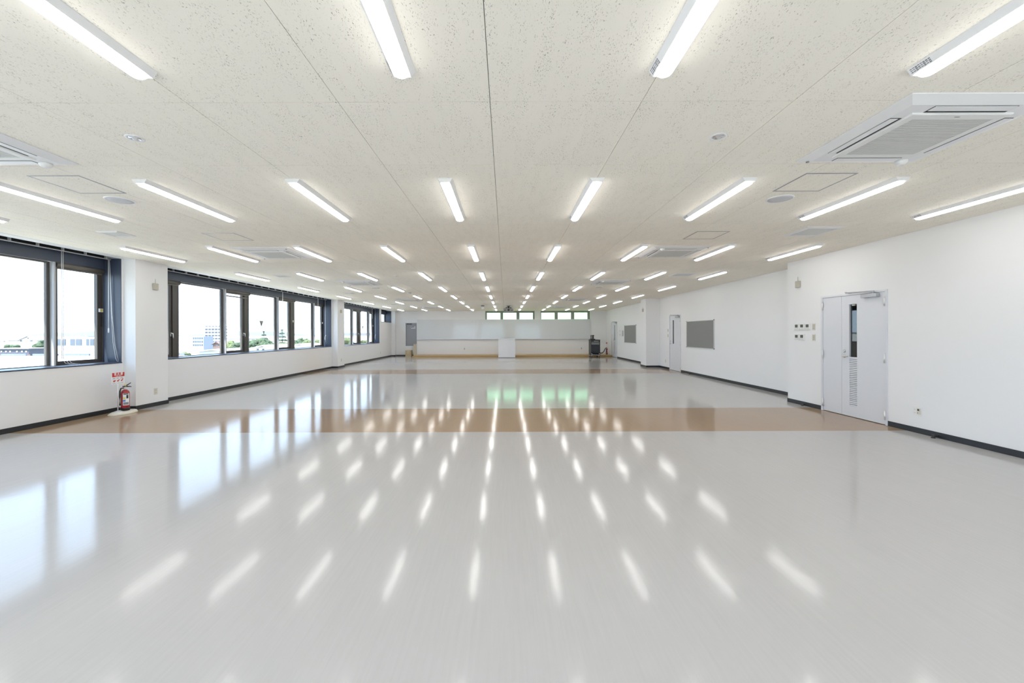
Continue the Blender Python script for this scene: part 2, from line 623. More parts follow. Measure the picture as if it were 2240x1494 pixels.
def opening_light(r, a, b, end, bar=False, handle=True, roller=True, sticker=None, cover_to=None, post=True):
    """side-hung sash between the deep fin (before a) and the frame that ends at `end`"""
    # the deep fin
    bx('mullion_fin', M_FIN, r, (XG - 0.03, a - 0.155, SILL), (XF + 0.003, a - 0.125, HEAD), 0.003)
    m = MB()
    frame_rect(m, XG - 0.03, XG + 0.03, a - 0.125, b + 0.075, SILL + 0.01, HEAD - 0.03, 0.075, 0.055, 0.06)
    s = m.build('sash', M_FRAME, r, 0.004)
    bx('pane', M_GLASS, s, (XG - 0.004, a - 0.06, SILL + 0.06), (XG + 0.004, b + 0.01, HEAD - 0.085))
    m = MB()
    m.box((XG - 0.03, b + 0.075, SILL), (XG + 0.05, end - 0.03, HEAD))
    m.box((XG - 0.03, a - 0.125, SILL), (XG + 0.045, b + 0.075, SILL + 0.01))
    m.box((XG - 0.03, a - 0.125, HEAD - 0.03), (XG + 0.045, b + 0.075, HEAD))
    m.build('sash_frame', M_FRAME, r, 0.003)
    if post:
        bx('end_post', M_FIN, r, (XG - 0.03, end - 0.03, SILL), (XG + 0.06, end - 0.02, HEAD), 0.002)
    if roller:
        e = cover_to if cover_to else end - 0.02
        c = MB()
        c.lathe([(0.044, 0), (0.044, e - a + 0.12)], (XF - 0.03, a - 0.12, HEAD - 0.035), 20, 'y')
        rc = c.build('roller_screen', M_FRAMEB, r)
        c = MB()
        c.cyl((XF - 0.03, a - 0.124, HEAD - 0.035), 0.048, 0.012, 16, 'y')
        c.cyl((XF - 0.03, e - 0.002, HEAD - 0.035), 0.048, 0.012, 16, 'y')
        c.build('end_cap', M_BLACK, rc)
        bx('weight_bar', M_FRAMEB, r, (XF - 0.035, a - 0.115, HEAD - 0.105), (XF - 0.02, e - 0.02, HEAD - 0.082), 0.002)
    if bar:
        bx('pull_bar', M_FRAMEB, r, (XF - 0.045, a - 0.115, HEAD - 0.185), (XF - 0.02, b + 0.22, HEAD - 0.155), 0.002)
    if handle:
        y = b + 0.045
        h = MB()
        h.box((XG + 0.03, y - 0.014, 1.345), (XG + 0.036, y + 0.014, 1.43))
        h.tube([(XG + 0.034, y, 1.415), (XG + 0.07, y, 1.415), (XG + 0.078, y + 0.01, 1.40), (XG + 0.078, y + 0.016, 1.30)], [0.010, 0.010, 0.011, 0.009], 10)
        h.build('handle', M_CHROME, r)
    if sticker:
        y, z, q = sticker
        st = bx('safety_sticker', M_SIGNW, r, (XG + 0.0305, y - q, z - q), (XG + 0.053, y + q, z + q))
        bx('sticker_print', M_YEL, st, (XG + 0.0531, y - q * 0.62, z - q * 0.68), (XG + 0.0536, y + q * 0.62, z + q * 0.68))
        c = MB()
        c.box((XG + 0.05, y - 0.010, z - 0.30), (XG + 0.056, y + 0.006, z - q - 0.02))
        c.build('latch_strip', M_BLACK, r)

def window_shell(n, a, b, label, z0=SILL):
    r = root('window_%d' % n, (XG, a, z0), label, 'window', kind='structure')
    bx('head_board', M_NAVY, r, (XF - 0.02, a + 0.001, HEAD), (XF, b - 0.001, H - 0.012))
    # curtain pocket above, its shade put into the dark colour
    m = MB()
    m.box((XF - 0.02, a + 0.001, H - 0.012), (XF + 0.002, b - 0.001, H + 0.129))
    m.box((XF + 0.002, a + 0.001, H + 0.12), (XL - 0.001, b - 0.001, H + 0.129))
    m.box((XL - 0.004, a + 0.001, H + 0.002), (XL - 0.001, b - 0.001, H + 0.12))
    m.build('curtain_pocket', M_NAVYD, r)
    m = MB()
    m.box((XG - 0.02, a + 0.0, z0), (XL - 0.001, a + 0.012, H + 0.0))
    m.box((XG - 0.02, b - 0.012, z0), (XL - 0.001, b - 0.0, H + 0.0))
    m.build('reveal_board', M_NAVY, r)
    bx('window_sill', M_NAVY, r, (XG - 0.03, a, z0 - 0.018), (XL + 0.010, b, z0), 0.003)
    return r

STK = 0.032
r1 = window_shell(1, *WIN[0], 'tall navy-lined window nearest the viewer, above the fire extinguisher')
fixed_light(r1, 5.19, 6.563)
opening_light(r1, 6.765, 7.365, 7.50, handle=False, sticker=(7.418, 1.83, STK), cover_to=7.445, post=False)
for y in (2.68, 0.17):
    fixed_light(r1, y, y + 1.373)
    opening_light(r1, y + 1.575, y + 2.175, y + 2.49)
r2 = window_shell(2, *WIN[1], 'long navy-lined window row between the two white pillars')
opening_light(r2, 8.445, 8.93, 9.19)
fixed_light(r2, 9.215, 10.595)
opening_light(r2, 10.825, 11.41, 11.70, bar=True)
fixed_light(r2, 11.722, 13.073)
opening_light(r2, 13.305, 13.88, 14.22, handle=False, sticker=(14.12, 1.83, STK))
fixed_light(r2, 14.245, 15.555)
opening_light(r2, 15.79, 16.35, 16.49, handle=False, sticker=(16.405, 1.83, STK), cover_to=16.40, post=False)
r3 = window_shell(3, *WIN[2], 'short navy-lined window beyond the second pillar')
opening_light(r3, 17.62, 17.95, 18.17)
fixed_light(r3, 18.19, 19.506)
opening_light(r3, 19.74, 20.31, 20.70)
fixed_light(r3, 20.72, 21.842)
opening_light(r3, 22.09, 22.58, 22.72, handle=False, sticker=(22.66, 1.83, STK), cover_to=22.70, post=False)
r4 = window_shell(4, W4[0], W4[1], 'small high navy-lined window near the far corner', W4[2])
fixed_light(r4, 23.12, 25.0, W4[2])

# triangular fire access marks on the glass
for k, (y, lb) in enumerate(((12.36, 'dark downward triangle sticker on the middle pane of the long window row'), (21.15, 'small triangle sticker on a pane of the short window beyond the second pillar'))):
    m = MB().prism([(y - 0.10, 1.79), (y, 1.60), (y + 0.10, 1.79)], 'x', XG + 0.0045, XG + 0.0055)
    tag(m.build('triangle_sticker', M_MGREY, at=(XG + 0.005, y, 1.7)), lb, 'sticker', 'fire access triangles on the glass')

# curtain rails with cords
RX, RZ = -7.20, 2.752
def rail(a, b, label, cords):
    r = root('curtain_rail', (RX, a, RZ), label, 'curtain rail', 'curtain rails above the windows')
    bx('rail', M_LIP, r, (RX - 0.011, a + 0.02, RZ - 0.007), (RX + 0.011, b - 0.02, RZ + 0.007))
    y = b - 0.11
    first = None
    while y > max(a + 0.05, 5.0):
        if first is None:
            first = bx('bracket', M_LIP, r, (RX - 0.018, y - 0.009, RZ + 0.007), (RX + 0.018, y + 0.009, H + 0.118))
            y0 = y
        else:
            c = first.copy()
            COL.objects.link(c)
            c.location = Vector(first.location) + Vector((0, y - y0, 0))
        y -= 0.357
    for (y, z1, kind) in cords:
        m = MB()
        if kind == 'pair':
            m.tube([(RX, y - 0.012, RZ), (RX, y - 0.010, z1 + 0.5), (RX, y - 0.012, z1)], 0.0045, 6)
            m.tube([(RX, y + 0.012, RZ), (RX, y + 0.010, z1 + 0.5), (RX, y + 0.012, z1)], 0.0045, 6)
        elif kind == 'knot':
            m.tube([(RX, y, RZ), (RX, y + 0.005, 1.6), (RX, y, z1 + 0.12), (RX, y + 0.01, z1)], 0.006, 6)
            m.tube([(RX + 0.004, y - 0.05, z1 + 0.15), (RX + 0.004, y - 0.01, z1 + 0.24), (RX + 0.004, y + 0.04, z1 + 0.28)], 0.012, 6)
            m.tube([(RX, y - 0.02, z1 + 0.21), (RX, y - 0.04, z1 + 0.12), (RX, y + 0.0, z1 + 0.06)], 0.008, 6)
        else:
            m.tube([(RX, y, RZ), (RX, y, z1 + 0.09)], 0.0055, 6)
            m.lathe([(0.006, 0), (0.010, 0.01), (0.010, 0.075), (0.006, 0.09)], (RX, y, z1), 10)
            m.tube([(RX + 0.01, y + 0.01, RZ), (RX + 0.03, y + 0.02, 1.75), (RX + 0.05, y + 0.03, 1.25), (RX + 0.10, y + 0.03, 0.95), (RX + 0.13, y + 0.03, 0.893)], 0.0035, 6)
            m.tube([(RX + 0.01, y + 0.01, RZ), (RX + 0.04, y + 0.02, 1.8), (RX + 0.085, y + 0.03, 1.2), (RX + 0.15, y + 0.03, 0.893)], 0.0035, 6)
        m.build('pull_cord', M_CORD, r)
rail(-1.0, 7.46, 'white curtain rail and cords above the nearest window', [(6.63, 1.0, 'pair'), (7.40, 1.42, 'wand')])
rail(8.31, 16.45, 'white curtain rail above the long window row', [(13.19, 2.2, 'pair'), (15.68, 2.2, 'pair'), (16.30, 1.06, 'knot')])
rail(17.46, 22.72, 'white curtain rail above the short window beyond the second pillar', [(22.05, 2.2, 'pair'), (22.55, 1.06, 'knot')])
# loose cord ends on the nearest sill
m = MB()
for k in range(3):
    y = 6.72 + 0.045 * k
    m.tube([(XG + 0.06, y, 1.02), (XG + 0.12, y + 0.03, SILL + 0.03), (XG + 0.2, y + 0.05 + 0.02 * k, SILL + 0.005), (XG + 0.26, y + 0.02, SILL + 0.004)], 0.0035, 6)
tag(m.build('cord_tangle', M_CORD, at=(XG + 0.15, 6.77, SILL)), 'loose white cord ends lying on the nearest window sill', 'cord')

# ------------------------------------------------------------------ high windows on the back wall
def high_window(n, x0, x1, panes, label):
    r = root('window_%d' % n, ((x0 + x1) / 2, YB, WZ), label, 'window', kind='structure')
    m = MB()
    yf0, yf1 = 25.24, 25.34
    m.box((x0, yf0, 2.66), (x1, yf1, H))
    m.box((x0, yf0, WZ), (x1, yf1, WZ + 0.06))
    e = [x0] + [v for p in panes for v in p] + [x1]
    for i in range(0, len(e), 2):
        m.box((e[i], yf0, WZ + 0.06), (e[i + 1], yf1, 2.66))
    m.build('window_frame', mat('grey_high_window_frame', (0.30, 0.29, 0.27), 0.5, 0.1), r, 0.004)
    for a, b in panes:
        bx('pane', M_GREEN, r, (a - 0.01, 25.295, WZ + 0.05), (b + 0.01, 25.303, 2.67))
high_window(5, WA[0], WA[1], [(-1.145, -0.315), (-0.135, 0.682), (0.877, 1.70)], 'high green-lit window strip behind the hanging projector')
high_window(6, WBB[0], WBB[1], [(2.222, 3.05), (3.245, 4.065), (4.265, 5.085)], 'high green-lit window strip nearer the black equipment cart')

# unseen windows behind the viewer, added for daylight on near ceiling and floor
for k, (a, b) in enumerate(FWX):
    r = root('window_%d' % (7 + k), ((a + b) / 2, YF - 0.1, 0.40), 'unseen wide window added for daylight behind the viewer, %s from the window wall' % ('first', 'second', 'third')[k], 'window', kind='structure')
    m = MB()
    m.box((a, YF - 0.14, 0.40), (a + 0.05, YF - 0.06, 2.58))
    m.box((b - 0.05, YF - 0.14, 0.40), (b, YF - 0.06, 2.58))
    m.box((a + 0.05, YF - 0.14, 0.40), (b - 0.05, YF - 0.06, 0.45))
    m.box((a + 0.05, YF - 0.14, 2.53), (b - 0.05, YF - 0.06, 2.58))
    m.box(((a + b) / 2 - 0.03, YF - 0.14, 0.45), ((a + b) / 2 + 0.03, YF - 0.06, 2.53))
    m.build('window_frame', M_FRAME, r)
    for x0, x1 in ((a + 0.05, (a + b) / 2 - 0.03), ((a + b) / 2 + 0.03, b - 0.05)):
        bx('pane', M_GLASS, r, (x0, YF - 0.104, 0.45), (x1, YF - 0.096, 2.53))

# ------------------------------------------------------------------ doors on the right wall
def hinge(par, x, y, z0, z1):
    m = MB()
    m.cyl((x, y, z0), 0.011, z1 - z0, 12)
    m.lathe([(0.006, -0.008), (0.012, -0.004), (0.012, 0.0)], (x, y, z0), 12)
    m.lathe([(0.012, 0.0), (0.012, 0.004), (0.006, 0.008)], (x, y, z1), 12)
    m.box((x, y - 0.004, z0), (x + 0.016, y + 0.004, z1))
    m.build('hinge', M_HINGE, par)

def slit_leaf(par, x, y0, y1, z1, g, louver, name='door_leaf'):
    """door leaf with an upright glass slit g=(ya,yb,za,zb), optional louver (ya,yb,za,zb)"""
    m = MB()
    t = 0.04
    z0 = 0.008
    holes = [g] + ([louver] if louver else [])
    ya, yb = g[0], g[1]
    m.box((x, y0, z0), (x + t, ya, z1))
    m.box((x, yb, z0), (x + t, y1, z1))
    zz = z0
    for h in sorted(holes, key=lambda q: q[2]):
        m.box((x, ya, zz), (x + t, yb, h[2]))
        zz = h[3]
    m.box((x, ya, zz), (x + t, yb, z1))
    lf = m.build(name, M_DOOR, par)
    gp = bx('door_glass', M_WIRED, lf, (x + 0.024, ya - 0.004, g[2] - 0.004), (x + 0.030, yb + 0.004, g[3] + 0.004))
    gp.rotation_euler = (0, 0, 0.005)        # the pane sits a hair askew in its beads
    if louver:
        bx('louver_backing', M_DOOR, lf, (x + t - 0.003, louver[0] - 0.002, louver[2]), (x + t, louver[1] + 0.002, louver[3]))  # plate added so the slat gaps do not go dark
        first = None
        n = 26
        pt = (louver[3] - louver[2]) / n
        for k in range(n):
            z = louver[2] + pt * k
            if first is None:
                s = MB()
                s.prism([(x + 0.002, z + pt * 0.12), (x + 0.006, z), (x + t - 0.012, z + pt * 0.85), (x + t - 0.016, z + pt * 0.97), (x + 0.002, z + pt * 0.62)], 'y', louver[0] - 0.002, louver[1] + 0.002)
                first = s.build('louver_slat', M_DOOR, lf)
                zf = z
            else:
                c = first.copy()
                COL.objects.link(c)
                c.location = Vector(first.location) + Vector((0, 0, z - zf))
    return lf

def lever(par, x, y, dirn, z=0.99):
    m = MB()
    m.lathe([(0.026, 0), (0.026, -0.008), (0.012, -0.012), (0.010, -0.05)], (x, y, z), 20, 'x')
    m.tube([(x - 0.045, y, z), (x - 0.055, y - dirn * 0.02, z), (x - 0.055, y - dirn * 0.12, z)], [0.010, 0.011, 0.009], 10)
    m.build('lever_handle', M_STEEL, par)
    m = MB()
    m.lathe([(0.024, 0), (0.024, -0.010), (0.016, -0.014), (0.016, -0.018)], (x, y, z + 0.085), 20, 'x')
    m.build('deadbolt', M_STEEL, par)

def closer(par, x, ya, yb, ztop, yarm):
    m = MB()
    m.box((x - 0.062, ya, ztop - 0.075), (x - 0.001, yb, ztop - 0.018))
    m.build('door_closer', M_CLOSER, par, 0.006)
    m = MB()
    yc = (ya + yb) / 2
    m.cyl((x - 0.035, ya + 0.075, ztop - 0.02), 0.012, 0.045, 12)
    m.tube([(x - 0.035, ya + 0.075, ztop + 0.015), (x - 0.16, yarm - 0.02, ztop + 0.022)], 0.010, 8)
    m.tube([(x - 0.16, yarm - 0.02, ztop + 0.028), (x - 0.008, yarm + 0.06, ztop + 0.03)], 0.010, 8)
    m.box((x - 0.02, yarm + 0.03, ztop + 0.018), (x - 0.001, yarm + 0.09, ztop + 0.042))
    m.build('closer_arm', M_CLOSER, par)

# door 1: unequal pair
d1 = root('door_1', (XR, (D1[0] + D1[1]) / 2, 0), 'unequal pair of pale grey doors with glass slit and louvre, nearest', 'door', kind='structure')
def door_frame(r, X, d):
    m = MB()
    m.box((X - 0.012, d[0], 0), (X + 0.11, d[0] + 0.036, d[2]))
    m.box((X - 0.012, d[1] - 0.036, 0), (X + 0.11, d[1], d[2]))
    m.box((X - 0.012, d[0] + 0.036, d[2] - 0.03), (X + 0.11, d[1] - 0.036, d[2]))
    m.build('door_frame', M_DOOR, r, 0.002)
door_frame(d1, XR, D1)
xl = XR + 0.004
big = slit_leaf(d1, xl, 6.070, 6.868, 1.993, (6.572, 6.720, 0.982, 1.846), (6.573, 6.721, 0.18, 0.95))
small = bx('door_leaf', M_DOOR, d1, (xl, 6.873, 0.008), (xl + 0.04, 7.268, 1.993), 0.0015)
for z0, z1 in ((1.785, 1.913), (0.935, 1.068), (0.082, 0.213)):
    hinge(big, XR - 0.014, 6.074, z0, z1)
    hinge(small, XR - 0.014, 7.264, z0, z1)
lever(big, xl, 6.812, 1)
closer(big, xl, 6.165, 6.44, 2.0, 6.62)
# door 2: single
d2 = root('door_2', (XR2, (D2[0] + D2[1]) / 2, 0), 'single pale grey door with glass slit beside the grey board', 'door', kind='structure')
door_frame(d2, XR2, D2)
xl = XR2 + 0.004
lf = slit_leaf(d2, xl, D2[0] + 0.04, D2[1] - 0.04, 2.005, (15.03, 15.15, 0.985, 1.853), None)
for z0, z1 in ((1.785, 1.913), (0.935, 1.068), (0.10, 0.22)):
    hinge(lf, XR2 - 0.014, D2[0] + 0.042, z0, z1)
lever(lf, xl, 15.335, 1)
closer(lf, xl, 14.52, 14.80, 2.01, 15.0)
# door 3: far pair
d3 = root('door_3', (XR2, (D3[0] + D3[1]) / 2, 0), 'far pair of pale grey doors at the end of the platform', 'door', kind='structure')
door_frame(d3, XR2, D3)
big = slit_leaf(d3, xl, D3[0] + 0.04, 23.42, 1.995, (23.13, 23.27, 0.985, 1.846), (23.13, 23.27, 0.2, 0.92))
small = bx('door_leaf', M_DOOR, d3, (xl, 23.425, 0.008), (xl + 0.04, D3[1] - 0.04, 1.995), 0.0015)
for z0, z1 in ((1.785, 1.913), (0.935, 1.068), (0.10, 0.22)):
    hinge(big, XR2 - 0.014, D3[0] + 0.042, z0, z1)
    hinge(small, XR2 - 0.014, D3[1] - 0.042, z0, z1)
lever(big, xl, 23.36, 1)
closer(big, xl, 22.72, 22.98, 2.0, 23.1)
# escape hatch in the back wall
d4 = root('door_4', ((HX0 + HX1) / 2, YBL, HZ0), 'grey raised escape hatch door beside the whiteboard', 'door', kind='structure')
m = MB()
m.box((HX0, YBL - 0.01, HZ0), (HX0 + 0.03, YBL + 0.12, HZ1))
m.box((HX1 - 0.03, YBL - 0.01, HZ0), (HX1, YBL + 0.12, HZ1))
m.box((HX0 + 0.03, YBL - 0.01, HZ1 - 0.03), (HX1 - 0.03, YBL + 0.12, HZ1))
m.box((HX0 + 0.03, YBL - 0.01, HZ0), (HX1 - 0.03, YBL + 0.12, HZ0 + 0.03))
M_HATCH = mat('mid_grey_door_paint', (0.33, 0.34, 0.37), 0.45)
m.build('door_frame', M_HATCH, d4)
lf = bx('door_leaf', M_HATCH, d4, (HX0 + 0.032, YBL + 0.05, HZ0 + 0.032), (HX1 - 0.032, YBL + 0.09, HZ1 - 0.032))
bx('door_closer', M_DGREY, lf, (HX0 + 0.08, YBL + 0.0, HZ1 - 0.085), (HX0 + 0.38, YBL + 0.05, HZ1 - 0.035), 0.004)
sg = bx('hatch_sign', M_SIGNW, lf, (-5.875, YBL + 0.046, 1.715), (-5.60, YBL + 0.05, 1.845), 0.002)
text('避難口', 0.085, M_INK, sg, 'sign_text', (-5.737, YBL + 0.0452, 1.785), ROT_FACE_NEGY, 0.003)

# ------------------------------------------------------------------ ceiling lights
LIGHT_LEN, LW = 1.245, 0.130
def make_light():
    r = root('ceiling_light', (0, 0, 0))
    m = MB()
    z1, z0 = 0.0, -0.014
    m.prism([(-LW / 2, z1), (-LW / 2, -0.004), (-0.0445, -0.034), (0.0445, -0.034), (LW / 2, -0.004), (LW / 2, z1)], 'y', -LIGHT_LEN, 0.0)
    m.build('tray', M_WHITE, r)
    # opal lens with rounded ends
    def ring(hw, ln, z, k=8):
        pts = []
        y1, y0 = -0.006 - ln, -LIGHT_LEN + 0.006 + ln
        rr = hw
        for i in range(k + 1):
            t = math.pi * i / k
            pts.append((rr * math.cos(t), y1 - rr * 0.9 + rr * 0.9 * math.sin(t), z))
        for i in range(k + 1):
            t = math.pi + math.pi * i / k
            pts.append((rr * math.cos(t), y0 + rr * 0.9 + rr * 0.9 * math.sin(t), z))
        return pts
    rings = [ring(0.0425, 0.0, -0.030), ring(0.0425, 0.0, -0.0365), ring(0.0395, 0.004, -0.0440), ring(0.030, 0.010, -0.0500), ring(0.015, 0.022, -0.0525)]
    m = MB()
    m.rings(rings, True, True, True)
    m.build('lens', M_LENSL, r)
    # rating label on the sloping side, near the far end
    def slope(t, off):
        return (-LW / 2 + t * (LW / 2 - 0.0445) - off * 0.83, -0.004 - t * 0.030 - off * 0.56)
    def patch_on(mb, t0, t1, y0, y1, off):
        a, b, c, d = slope(t0, 0.0002), slope(t1, 0.0002), slope(t1, off), slope(t0, off)
        mb.prism([a, b, c, d], 'y', y0, y1)
    q = MB()
    patch_on(q, 0.10, 0.92, -0.125, -0.006, 0.0006)
    s = q.build('rating_label', M_SIGNW, r)
    q = MB()
    for k in range(8):
        for j in range(3):
            t0 = 0.16 + 0.25 * j
            patch_on(q, t0, t0 + 0.10 + 0.12 * random.random(), -0.022 - 0.013 * k, -0.012 - 0.013 * k, 0.0010)
    q.build('label_print', M_GREYINK, s)
    return r
ORD = ['first', 'second', 'third', 'fourth', 'fifth', 'sixth', 'seventh', 'eighth', 'ninth']
lt = make_light()
used = False
XC0, YL0 = 0.1453 - 0.5 * 1.365, 4.888
for rr in range(-1, 9):
    for c in range(-4, 5):
        o = lt if not used else copy_tree(lt)
        used = True
        o.location = (XC0 + c * 1.365, YL0 + 2.73 * (rr - 1), H)
        o['category'] = 'ceiling light'
        if rr < 0:
            o['label'] = 'white strip light on the ceiling behind the viewer'
            o['group'] = 'ceiling lights behind the viewer'
        elif rr == 0:
            if -1 <= c <= 2:
                o['label'] = 'white ceiling strip light in the nearest row, %s from the window side' % ORD[c + 1]
                o['group'] = 'strip lights on the ceiling'
            else:
                o['label'] = 'white strip light overhead just out of view'
                o['group'] = 'ceiling lights just out of view'
        else:
            o['label'] = 'white ceiling strip light, %s row from the viewer, %s from the window wall' % (ORD[rr], ORD[c + 4])
            o['group'] = 'strip lights on the ceiling'

# ------------------------------------------------------------------ ceiling cassettes
def make_ac():
    r = root('air_conditioner', (0, 0, 0))
    S = 0.475
    def sq(a, z):
        return [(-a, -a, z), (a, -a, z), (a, a, z), (-a, a, z)]
    # sloping outer panel, open in the middle
    m = MB()
    m.rings([sq(S, 0.0), sq(S, -0.006), sq(S - 0.075, -0.030), sq(S - 0.165, -0.030), sq(S - 0.165, -0.004)], False, False, False)
    m.rings([sq(S - 0.002, -0.001), sq(S - 0.165, -0.002)], False, False, False)
    m.build('panel', M_WHITE, r)
    # inner intake panel
    g = 0.256
    m = MB()
    m.rings([sq(0.314, -0.010), sq(0.314, -0.036), sq(0.308, -0.041), sq(g, -0.041), sq(g, -0.028)], True, True, False)
    ip = m.build('intake_panel', M_WHITEP, r)
    m = MB()
    n = 34
    for k in range(n):
        y = -g + 2 * g * (k + 0.5) / n
        m.box((-g, y - 0.0056, -0.0400), (g, y + 0.0056, -0.034))
    for x in (-0.085, 0.085):
        m.box((x - 0.004, -g, -0.036), (x + 0.004, g, -0.030))
    m.build('intake_grille', mat('pale_grille_plastic', (0.66, 0.66, 0.64), 0.6), ip)
    m = MB()
    m.box((-0.02, -0.287, -0.0419), (0.012, -0.279, -0.041))
    m.build('maker_mark', M_GREYINK, ip)
    # four air vanes with dark slots
    for ang in range(4):
        R = Matrix.Rotation(math.pi / 2 * ang, 4, 'Z')
        m = MB()
        m.box((-0.252, -0.392, -0.0312), (0.252, -0.318, -0.0305))
        m.v = [tuple(R @ Vector(p)) for p in m.v]
        sl = m.build('air_slot', M_SLOT, r)
        m = MB()
        m.box((-0.246, -0.389, -0.0335), (0.246, -0.338, -0.0313))
        m.v = [tuple(R @ Vector(p)) for p in m.v]
        m.build('air_vane', M_WHITE, sl)
    m = MB()
    m.lathe([(0.040, -0.028), (0.040, -0.045), (0.028, -0.060), (0.010, -0.066)], (0.30, 0.39, 0), 20)
    m.build('sensor_eye', M_WHITEP, r)
    m = MB()
    for x, y in ((0.42, -0.42), (-0.42, 0.42)):
        m.cyl((x, y, -0.030), 0.012, 0.006, 10)
    m.build('corner_screw', M_GREYINK, r)
    return r
ac = make_ac()
used = False
ROWN = ['nearest', 'second', 'third', 'fourth', 'farthest']
for k, y in enumerate((2.838, 6.965, 11.03, 16.65, 21.43)):
    for x, side in ((2.838, 'door'), (-3.935, 'window')):
        o = ac if not used else copy_tree(ac)
        used = True
        o.location = (x, y, H - 0.001)
        o.rotation_euler = (0, 0, math.pi if k else 0)
        tag(o, 'white square ceiling air conditioner, %s in the row on the %s side' % (ROWN[k], side), 'air conditioner', 'ceiling air conditioners')

# access hatches
def make_hatch():
    r = root('ceiling_hatch', (0, 0, 0))
    m = MB()
    a, b = 0.227, 0.212
    for s in (-1, 1):
        m.box((-a, s * a, -0.0025), (a, s * b, 0.0))
        m.box((s * a, -b, -0.0025), (s * b, b, 0.0))
    m.build('hatch_frame', mat('grey_hatch_frame', (0.33, 0.33, 0.35), 0.4, 0.2), r)
    bx('hatch_board', M_TILE, r, (-b, -b, -0.0012), (b, b, 0.0))
    return r
ht = make_hatch()
used = False
for x, y, lb in ((2.855, 3.78, 'nearer square ceiling hatch on the door side, in front of a speaker'), (-3.94, 3.777, 'nearer square ceiling hatch on the window side, in front of a speaker'),
                 (2.855, 5.812, 'farther square ceiling hatch on the door side, before the second air conditioner'), (-3.943, 5.813, 'farther square ceiling hatch on the window side, before the second air conditioner')):
    o = ht if not used else copy_tree(ht)
    used = True
    o.location = (x, y, H)
    tag(o, lb, 'ceiling hatch', 'square access hatches')

# ceiling speakers
def make_speaker():
    r = root('ceiling_speaker', (0, 0, 0))
    m = MB()
    m.lathe([(0.127, 0.0), (0.127, -0.004), (0.118, -0.010), (0.112, -0.008), (0.112, 0.0)], seg=32)
    m.build('bezel', M_WHITE, r)
    m = MB()
    m.lathe([(0.111, -0.002), (0.111, -0.007), (0.07, -0.010), (0.005, -0.011)], seg=32)
    m.build('speaker_grille', mat('pale_speaker_mesh', (0.62, 0.62, 0.64), 0.6), r)
    return r
sp = make_speaker()
used = False
for x, y, lb in ((2.85, 4.228, 'round white ceiling speaker behind the nearer hatch on the door side'), (-3.968, 4.206, 'round white ceiling speaker behind the nearer hatch on the window side'),
                 (2.84, 12.35, 'round ceiling speaker behind the third air conditioner on the door side'), (-3.93, 12.35, 'round ceiling speaker behind the third air conditioner on the window side')):
    o = sp if not used else copy_tree(sp)
    used = True
    o.location = (x, y, H)
    tag(o, lb, 'speaker', 'round ceiling speakers')

# emergency downlights
def make_down():
    r = root('emergency_downlight', (0, 0, 0))
    m = MB()
    m.lathe([(0.057, 0.0), (0.057, -0.003), (0.046, -0.005), (0.040, -0.001)], seg=24)
    m.build('ring', M_WHITE, r)
    m = MB()
    m.lathe([(0.040, -0.0005), (0.036, -0.004), (0.020, -0.0025), (0.014, -0.010), (0.003, -0.016)], seg=20)
    m.build('reflector', M_CHROME, r)
    return r
dn = make_down()
used = False
for x, y, lb in ((1.509, 2.885, 'small recessed emergency light near the nearest air conditioner by the doors'), (-2.611, 2.879, 'small recessed emergency light near the nearest air conditioner by the windows'),
                 (-2.60, 9.74, 'small recessed emergency light farther along on the window side')):
    o = dn if not used else copy_tree(dn)
    used = True
    o.location = (x, y, H)
    tag(o, lb, 'downlight', 'recessed emergency lights')
r = root('smoke_detector', (-3.24, 13.82, H), 'small white smoke detector on the far ceiling by the windows', 'smoke detector')
m = MB().lathe([(0.055, 0.0), (0.055, -0.02), (0.035, -0.04), (0.004, -0.045)], (-3.24, 13.82, H), 20)
m.build('housing', M_WHITEP, r)
m = MB().lathe([(0.056, -0.010), (0.0565, -0.013), (0.056, -0.016)], (-3.24, 13.82, H), 20)
m.build('vent_ring', M_GREYINK, r)

# air vents
def make_vent(S):
    r = root('air_vent', (0, 0, 0))
    def sq(a, z):
        return [(-a, -a, z), (a, -a, z), (a, a, z), (-a, a, z)]
    m = MB()
    m.rings([sq(S, 0.0), sq(S, -0.004), sq(S * 0.86, -0.016), sq(S * 0.78, -0.014), sq(S * 0.76, -0.002)], False, False, False)
    m.build('vent_frame', M_WHITE, r)
    m = MB()
    n = int(S * 70)
    for k in range(n):
        y = -S * 0.76 + 2 * S * 0.76 * (k + 0.5) / n
        m.prism([(y - 0.006, -0.004), (y - 0.004, -0.003), (y + 0.006, -0.011), (y + 0.004, -0.012)], 'x', -S * 0.77, S * 0.77)
    m.build('vent_slats', mat('pale_grille_plastic', (0.66, 0.66, 0.64), 0.6), r)
    bx('vent_throat', M_MGREY, r, (-S * 0.77, -S * 0.77, -0.002), (S * 0.77, S * 0.77, -0.0005))
    return r
for S, lst in ((0.145, [(-5.34, 5.60, 'small square air vent nearest the viewer on the window side'), (-5.33, 9.74, 'small square air vent second along the window side'), (-5.31, 13.86, 'small square air vent third along the window side'), (-5.25, 19.2, 'small square air vent farthest along the window side')]),
               (0.25, [(4.222, 5.60, 'large square air vent nearer on the door side'), (4.23, 9.70, 'large square air vent farther on the door side')])):
    vt = make_vent(S)
    used = False
    for x, y, lb in lst:
        o = vt if not used else copy_tree(vt)
        used = True
        o.location = (x, y, H)
        tag(o, lb, 'air vent', 'square ceiling vents')

